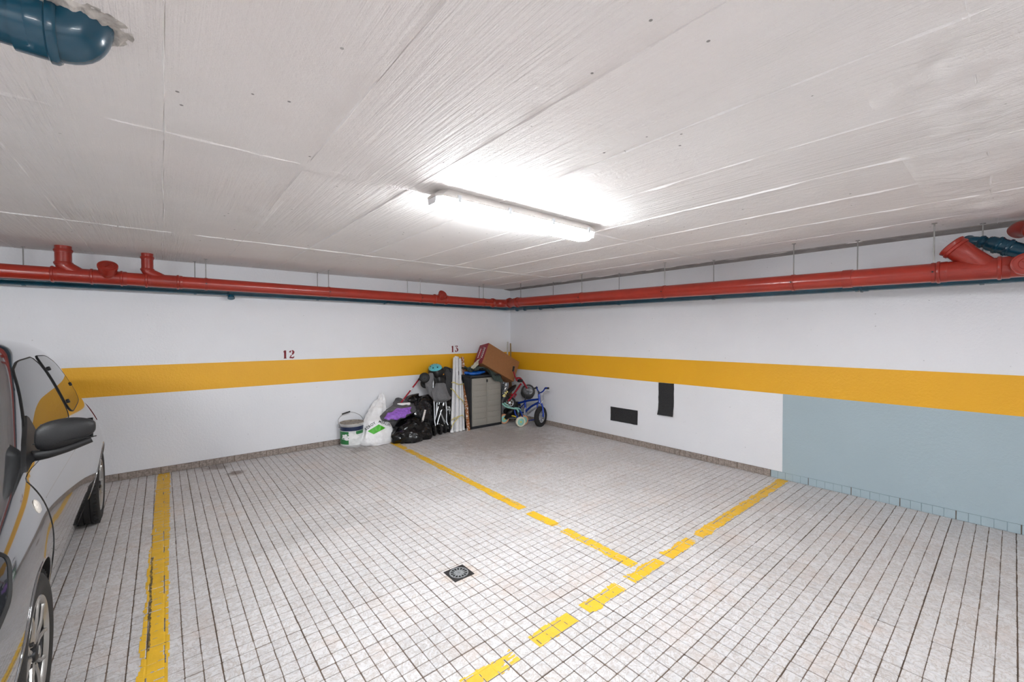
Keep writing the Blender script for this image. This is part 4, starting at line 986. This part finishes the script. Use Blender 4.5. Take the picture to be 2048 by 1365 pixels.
# weathered plank
p0 = at(937, 862, -.50); p0.z = .0; p1 = at(924.5, 715, -.10); d = (p1-p0); dn = d.normalized(); x = V((1, 0, 0)); x = (x-dn*x.dot(dn)).normalized(); y = dn.cross(x)
def plank_mat():
    m, nt, b = newmat('flaking_orange_wood'); v = pos(nt)
    f = ramp(nt, noi(nt, v, 34, 5, .7), [(.46, s2l((150, 92, 44))), (.52, s2l((172, 104, 52))), (.565, s2l((226, 222, 214)))])
    nt.links.new(f, b.inputs['Base Color']); b.inputs['Roughness'].default_value = .7; bump(nt, b, noi(nt, v, 60, 3), .4); return m
tag(MB().prism([p0+x*a_+y*b_ for a_, b_ in ((-.022, -.015), (.022, -.015), (.022, .015), (-.022, .015))], d).build('wooden_lath', plank_mat(), smooth=False), 'narrow wooden lath with flaking white paint leaning by the cabinet', 'plank')

# resin cabinet
fl_, fr_ = V((-1.075, -.64, 0)), V((-.425, -.50, 0)); fl_ = at(941, 853, -.45); fl_.z = 0; fr_ = at(1003.5, 843, -.45); fr_.z = 0
ux_ = (fr_-fl_); CW = ux_.length; ux_.normalize(); uy_ = V((-ux_.y, ux_.x, 0)); CH = at(970, 750, -.45).z-.022; CD = .31
t = thing('storage_cabinet', 'black plastic cabinet with two beige panelled doors', 'cabinet', fl_)
RC = Matrix((ux_, uy_, V((0, 0, 1)))).transposed()
def L(a_, b_, c_): return fl_+ux_*a_+uy_*b_+V((0, 0, c_))
bb = MB(); bb.bbox(L(.012, CD/2, CH/2), (.024, CD, CH), .006, RC); bb.bbox(L(CW-.012, CD/2, CH/2), (.024, CD, CH), .006, RC); bb.bbox(L(CW/2, CD-.01, CH/2), (CW, .02, CH), .005, RC); bb.bbox(L(CW/2, CD/2, .02), (CW, CD, .04), .006, RC)
bb.build('carcass', mat('charcoal_resin', (34, 36, 40), .5, 0, .1), t)
MB().bbox(L(CW/2, CD/2-.01, CH+.005), (CW+.02, CD+.03, .035), .010, RC).build('top', mat('charcoal_resin', (34, 36, 40), .5, 0, .1), t)
M_door = mat('beige_grey_resin', (150, 146, 138), .6, 0, .05, 60, .2, 220)
dw = (CW-.05)/2
for sg in (0, 1):
    x0 = .025+sg*dw; z0, z1 = .045, CH-.025
    dob = MB().bbox(L(x0+dw/2, -.002, (z0+z1)/2), (dw-.004, .02, z1-z0), .004, RC).build('door', M_door, t)
    npn = 8; ph = (z1-z0-.04)/npn
    for k in range(npn): MB().bbox(L(x0+dw/2, -.013, z0+.02+ph*(k+.5)), (dw-.035, .008, ph-.006), .003, RC).build('panel', M_door, dob)
lk = MB().bbox(L(.025+dw+.0, -.020, CH-.075), (.022, .014, .045), .005, RC).build('latch', M_black, t)
# things on the cabinet
tc = L(.12, .10, CH+.022)
tag(loft([(*L(.14, .13, CH+.028), .12, .11), (*L(.17, .13, CH+.050), .17, .14), (*L(.18, .13, CH+.075), .16, .13), (*L(.18, .13, CH+.092), .08, .07)], 7, 40, .012, 41, 7).build('packet', mat('blue_glossy_packet', (30, 96, 186), .25, 0, .35, 14, .3, 30)), 'blue glossy packet lying on the cabinet under the cloth', 'packet')
def cloth(u, v):
    p = L(.0+.56*u, -.07+.34*v, CH+.135); d_ = max(0, .26-v)*1.2
    z = .05*noise.fractal(V((u*4, v*4, 7)), 1, 2, 4)-.06*max(0, u-.45)*2-.42*max(0, .35-v)*min(max(0, u-.52), .16)*7
    return p+V((0, 0, z))-uy_*max(0, u-.5)*.10*max(0, .5-v)*2
mbk = MB().grid(cloth, 36, 26); n = len(mbk.v); f = [list(k) for k in mbk.f]; mbk.add([v-V((0, 0, .012)) for v in mbk.v], [k[::-1] for k in f])
tag(mbk.build('folded_cloth', mat('dark_green_cloth', (62, 74, 70), .9, 0, .3, 60, .4, 120)), 'dark green cloth draped over the cabinet top and corner', 'cloth')
tag(loft([q(946, 739, -.36, .04, .035), q(948, 733, -.36, .048, .04), q(952, 728, -.36, .032, .025), q(955, 722, -.35, .014, .012), q(958, 719, -.35, .010, .01)], 6, 24, .012, 44, 6).build('plastic_pouch', mat('cloudy_clear_film', (190, 186, 168), .15, 0, .35, 60, .5, 40)), 'knotted cloudy plastic pouch lying on the dark green cloth', 'pouch')

# tilted cardboard box
Yb = -.52
A, B, C_, D_ = at(981, 686, Yb+.12), at(1042, 724, Yb+.05), at(1028, 760, Yb), at(964, 727, Yb+.06)
bx = (B-A); bz = ((A-D_)+(B-C_))/2; BL = bx.length; bx.normalize(); by = bz.cross(bx).normalized(); 
if by.y < 0: by = -by
bz = (bz-bx*bz.dot(bx)); BHT = bz.length; bz.normalize(); by = (bx.cross(bz)); by = by if by.y > 0 else -by
o_ = D_; DEP = .26
t = thing('cardboard_box', 'large tilted cardboard box with red end panel on the cabinet', 'box', D_)
Pb = lambda a_, b_, c_: o_+bx*a_+by*b_+bz*c_
RB = Matrix((bx, by, bz)).transposed()
M_card = mat('brown_cardboard', (146, 98, 58), .8, 0, .12, 90, .3, 120)
mbx = MB(); mbx.bbox(Pb(BL/2, DEP/2, BHT/2), (BL, DEP, BHT), .006, RB); mbx.build('carton', M_card, t)
M_redp = mat('red_printed_card', (132, 24, 44), .55, 0, .12)
MB().bbox(Pb(-.003, DEP/2, BHT/2), (.008, DEP-.004, BHT-.004), .002, RB).build('end_panel', M_redp, t)
for k, (c0, c1, b_, m_) in enumerate(((.10, .30, .06, M_white), (.08, .32, .10, mat('grey_print', (150, 140, 140), .6, 0, .3, 90)), (.10, .28, .14, mat('scarlet_print', (196, 34, 44), .6)), (.12, .30, .18, M_white))):
    n_ = 6
    for j in range(n_): MB().box(Pb(-.0075, b_, c0+(c1-c0)*(j+.5)/n_), (.001, .022, (c1-c0)/n_*.7), RB).build('printed_mark', m_, t, smooth=False)
MB().bbox(Pb(BL/2, DEP*.5, BHT+.002), (BL-.01, .05, .003), .001, RB).build('packing_tape', mat('tan_tape', (176, 136, 88), .3), t)
# sticks standing in the corner
for k, (tx, ty, bx_, m_, lab_) in enumerate(((1015.5, 684, -.16, mat('grey_wood', (196, 194, 186), .7), 'pale thin stick standing in the corner behind the box'), (1021, 687, -.075, mat('raw_wood', (150, 128, 88), .7), 'brown wooden stick upright in the very corner'))):
    yy = -.13 if k == 0 else -.09; p1 = at(tx, ty, yy); p0 = V((p1.x+(.01 if k else -.06), yy-.02, 0))
    tag(MB().box((p0+p1)/2, (.022, .016, (p1-p0).length), (p1-p0).to_track_quat('Z', 'Y').to_matrix()).build('wooden_stick', m_, smooth=False), lab_, 'stick')

# ---- children's vehicles
def kwheel(parent, c, ax, r, w_, tyre, rimm, spokes=5, rr_=.62):
    c = V(c); ax = V(ax).normalized(); u_ = ax.orthogonal().normalized(); v_ = ax.cross(u_)
    wo = MB().lathe([(r*rr_, -w_/2), (r*.88, -w_/2), (r, -w_*.28), (r, w_*.28), (r*.88, w_/2), (r*rr_, w_/2), (r*rr_, -w_/2)], c, ax, 32).build('wheel', tyre, parent)
    h = MB(); h.lathe([(r*rr_, -w_*.35), (r*rr_*.9, -w_*.3), (r*rr_*.9, w_*.3), (r*rr_, w_*.35)], c, ax, 28); h.lathe([(0, -w_*.5), (r*.16, -w_*.5), (r*.18, 0), (r*.16, w_*.5), (0, w_*.5)], c, ax, 14)
    for k in range(spokes):
        a_ = 2*PI*k/spokes; e = u_*math.cos(a_)+v_*math.sin(a_); h.tube([c+e*r*.12, c+e*r*rr_*.92], r*.07, 6)
    h.build('rim', rimm, wo); return wo
def rod(parent, pts, r, m_, name, sm_=5): return MB().tube(cr3([at(*p) for p in pts], sm_) if len(pts) > 2 else [at(*p) for p in pts], r, 10).build(name, m_, parent)
M_bblue = mat('metallic_blue_paint', (18, 62, 168), .22, .2, .1, bmp=0, coat=.6)
M_bred = mat('dark_red_paint', (146, 16, 36), .25, .1, .1, bmp=0, coat=.6)
M_mint = mat('mint_plastic', (150, 204, 192), .4, 0, .05)
M_peach = mat('peach_plastic', (226, 164, 124), .5, 0, .05)
# blue bicycle along the wall
BY = -1.0
bY = lambda px: BY+max(0, 1081-px)/47*.62
fwc = at(1081, 830, bY(1081)); WB = .165; dzz = WB-fwc.z; fwc.z = WB
t = thing('kids_bicycle', 'small blue bicycle with fat black tyres facing the right wall', 'bicycle', (fwc.x-.2, BY+.1, 0))
kwheel(t, fwc, (.24, -.97, 0), WB, .066, M_tyre, M_silver, 8, .60)
rwc = at(1034, 820, bY(1034)); rwc.z = WB; kwheel(t, rwc, (.55, -.83, 0), WB, .066, M_tyre, M_silver, 8, .60)
hd0, hd1 = at(1079, 806, bY(1079)+.01), at(1078, 789, bY(1078)+.02)
for sg in (-1, 1):
    w_ = V((.24, -.97, 0)).normalized()*.050*sg
    MB().tube(cr3([hd0, hd0+w_*.9+V((.004, 0, -.03)), fwc+w_+V((0, 0, .08)), fwc+w_], 5), .014, 10).build('fork', M_bblue, t)
MB().tube([hd0, hd1], .020, 12).build('head_tube', M_bblue, t)
rod(t, [(1078, 799, bY(1078)+.02), (1056, 802, bY(1056)), (1036, 807, bY(1036))], .018, M_bblue, 'top_tube')
rod(t, [(1078, 805, bY(1078)+.02), (1062, 814, bY(1062)), (1050, 825, bY(1050))], .018, M_bblue, 'down_tube')
rod(t, [(1050, 800, bY(1050)), (1051, 826, bY(1051))], .018, M_bblue, 'seat_tube')
rod(t, [(1051, 801, bY(1051)), (1050, 789, bY(1050))], .011, M_black, 'seat_post')
rod(t, [(1050, 826, bY(1050)), (1034, 824, bY(1034))], .010, M_bblue, 'chain_stay')
rod(t, [(1050, 806, bY(1050)), (1034, 824, bY(1034))], .009, M_bblue, 'seat_stay')
MB().lathe([(0, -.01), (.075, -.01), (.085, 0), (.075, .01), (0, .01)], at(1051, 825, bY(1051)), (.55, -.83, 0), 28).build('chain_guard', mat('white_blue_guard', (200, 204, 214), .35, 0, .35, 16), t)
rod(t, [(1050, 824, bY(1050)), (1046, 816, bY(1046)), (1036, 812, bY(1036))], .009, M_silver, 'crank')
rod(t, [(1078, 790, bY(1078)+.02), (1077, 783, bY(1077)+.02)], .016, M_dark, 'stem')
rod(t, [(1073, 774, bY(1073)+.06), (1075, 780, bY(1075)+.04), (1079, 786, bY(1079)+.02), (1086, 783, bY(1086)-.06), (1090, 777, bY(1090)-.10), (1093, 776, bY(1093)-.14)], .011, M_bblue, 'handlebar')
rod(t, [(1090, 777, bY(1090)-.10), (1098, 777, bY(1098)-.16)], .016, M_black, 'grip')
rod(t, [(1074, 776, bY(1074)+.05), (1070, 777, bY(1070)+.08)], .016, M_black, 'grip')
rod(t, [(1096, 781, bY(1096)-.13), (1087, 787, bY(1087)-.06), (1087, 800, bY(1087)-.02), (1081, 808, bY(1081))], .0035, M_silver, 'brake_cable')
rod(t, [(1092, 782, bY(1092)-.10), (1099, 784, bY(1099)-.15)], .006, M_silver, 'brake_lever')
rod(t, [(1036, 838, bY(1036)), (1050, 842, bY(1050)), (1068, 840, bY(1068))], .008, M_bblue, 'stabiliser_bar')
# red tricycle, thrown on its back behind the bicycle
TY = -.52
t = trike = thing('kids_tricycle', 'red tricycle with silver spoked wheels tipped up against the wall', 'tricycle', at(1040, 800, TY))
kwheel(t, at(1056, 784, TY-.03), (-.45, -.72, .52), .120, .15, mat('worn_grey_rubber', (70, 69, 68), .8), M_silver, 6, .70)
kwheel(t, at(1019, 806, TY-.06), (-.45, -.88, .15), .105, .05, M_tyre, M_silver, 6)
rod(t, [(1027, 741, TY-.20), (1029, 750, TY-.18), (1032, 758, TY-.15), (1034, 762, TY-.14)], .012, M_bred, 'handlebar')
rod(t, [(1028, 733, TY-.22), (1026, 743, TY-.20)], .017, M_black, 'grip')
rod(t, [(1033, 757, TY-.14), (1040, 757, TY-.14), (1046, 764, TY-.13), (1054, 777, TY-.15)], .017, M_bred, 'fork')
MB().bbox(at(1040, 762, TY-.13), (.09, .06, .05), .015).build('fork_crown', M_black, t)
rod(t, [(1042, 768, TY-.12), (1034, 780, TY-.12), (1026, 791, TY-.12), (1016, 803, TY-.12)], .016, M_bred, 'frame')
rod(t, [(1022, 790, TY-.10), (1032, 789, TY-.10), (1028, 796, TY-.08)], .013, M_bred, 'axle')
loft([q(1012, 789, TY-.04, .03, .04), q(1019, 782, TY-.04, .055, .06), q(1026, 775, TY-.04, .045, .05), q(1031, 770, TY-.04, .015, .02)], 6, 20, .003, 61, 4).build('seat', M_black, t)
rod(t, [(1054, 780, TY-.10), (1062, 789, TY+.12)], .010, M_silver, 'rear_axle')
# mint ride-on
RY = -.80
rY = lambda px: RY+max(0, 1041-px)/34*.36
t = thing('toddler_bike', 'mint green toddler ride-on bike with peach rimmed wheels on the floor', 'ride-on toy', at(1024, 842, rY(1024)))
for px, py, dy_ in ((1041, 838, 0), (1047, 837, .07), (1008, 834, .02)):
    p = at(px, py, rY(px)+dy_); r_ = .082; p.z = r_
    wo = MB().lathe([(r_*.72, -.022), (r_*.95, -.022), (r_, -.012), (r_, .012), (r_*.95, .022), (r_*.72, .022)], p, (-.30, -.95, 0), 30).build('wheel', mat('cream_rubber', (226, 220, 200), .6) if dy_ == 0 else M_peach, t)
    MB().lathe([(0, .016), (r_*.3, .016), (r_*.74, .010), (r_*.74, -.01), (0, -.016)], p, (-.30, -.95, 0), 26).build('hub', M_mint, wo)
    MB().lathe([(0, .030), (.012, .028), (.014, .012)], p, (-.30, -.95, 0), 10).build('axle_cap', mat('yellow_plastic', (232, 204, 70), .4), wo)
for o2 in (0, 5):
    rod(t, [(1005+o2*.8, 808-o2*.3, rY(1020)-.10+o2*.02), (1012+o2, 814-o2*.3, rY(1020)-.10+o2*.02), (1024+o2, 817-o2*.2, rY(1020)-.10+o2*.02), (1034+o2*.9, 819-o2*.2, rY(1020)-.10+o2*.02), (1037+o2, 825-o2*.3, rY(1020)-.10+o2*.02)], .0135, M_mint, 'frame')
rod(t, [(1029, 820, rY(1029)+.05), (1031, 829, rY(1031)+.05), (1036, 836, rY(1036)+.04)], .012, M_bblue, 'fork'); rod(t, [(1040, 821, rY(1040)+.06), (1043, 828, rY(1043)+.06), (1045, 834, rY(1045)+.05)], .012, M_bblue, 'fork')
rod(t, [(1007, 838, rY(1007)+.10), (1024, 837, rY(1024)+.05), (1041, 838, rY(1041))], .009, mat('grey_bar', (120, 126, 130), .5), 'axle_bar')
MB().lathe([(0, -.02), (.05, -.02), (.055, 0), (.05, .02), (0, .02)], at(1013, 823, rY(1013)+.10), (-.3, -.95, 0), 22).build('pedal_disc', M_black, t)
loft([q(1006, 843, rY(1006)+.10, .03, .03), q(1014, 838, rY(1014)+.10, .08, .05), q(1024, 826, rY(1024)+.10, .10, .06), q(1026, 818, rY(1026)+.10, .06, .04)], 6, 20, .004, 71, 4, flat=.003).build('body_shell', M_black, t)
rod(t, [(1024, 832, rY(1024)+.02), (1032, 834, rY(1032)+.02)], .010, mat('yellow_plastic', (232, 204, 70), .4), 'foot_peg')
# odds and ends wedged beside the cabinet
tag(loft([q(1007, 800, -.30, .03, .03), q(1008, 785, -.30, .045, .04), q(1011, 772, -.30, .05, .04), q(1011, 758, -.30, .03, .03)], 7, 24, .016, 81, 7).build('foil_wrap', mat('crinkled_silver_foil', (200, 204, 210), .2, .8, .3, 40, .8, 40, bd=.03)), 'crinkled silver foil wrap wedged beside the cabinet', 'foil')
p0, p1 = at(1017, 812, -.22), at(1018, 752, -.16); p0.z = 0
tag(MB().box((p0+p1)/2, (.07, .02, (p1-p0).length), (p1-p0).to_track_quat('Z', 'Y').to_matrix()).build('wooden_board', mat('brown_board', (112, 76, 48), .7)), 'short brown board upright behind the red tricycle', 'board')
for px, py, r_ in ((1008, 792, .022), (1011, 787, .018), (1014, 784, .016)): MB().lathe([(r_*.35, -.012), (r_, -.010), (r_, .010), (r_*.35, .012), (r_*.35, -.012)], at(px, py, TY-.16), (-.5, -.85, 0), 18).build('pedal_ring', mat('pale_yellow_plastic', (222, 206, 130), .4), trike)
rod(trike, [(1008, 792, TY-.16), (1014, 784, TY-.16), (1018, 800, TY-.10)], .006, M_black, 'pedal_link')
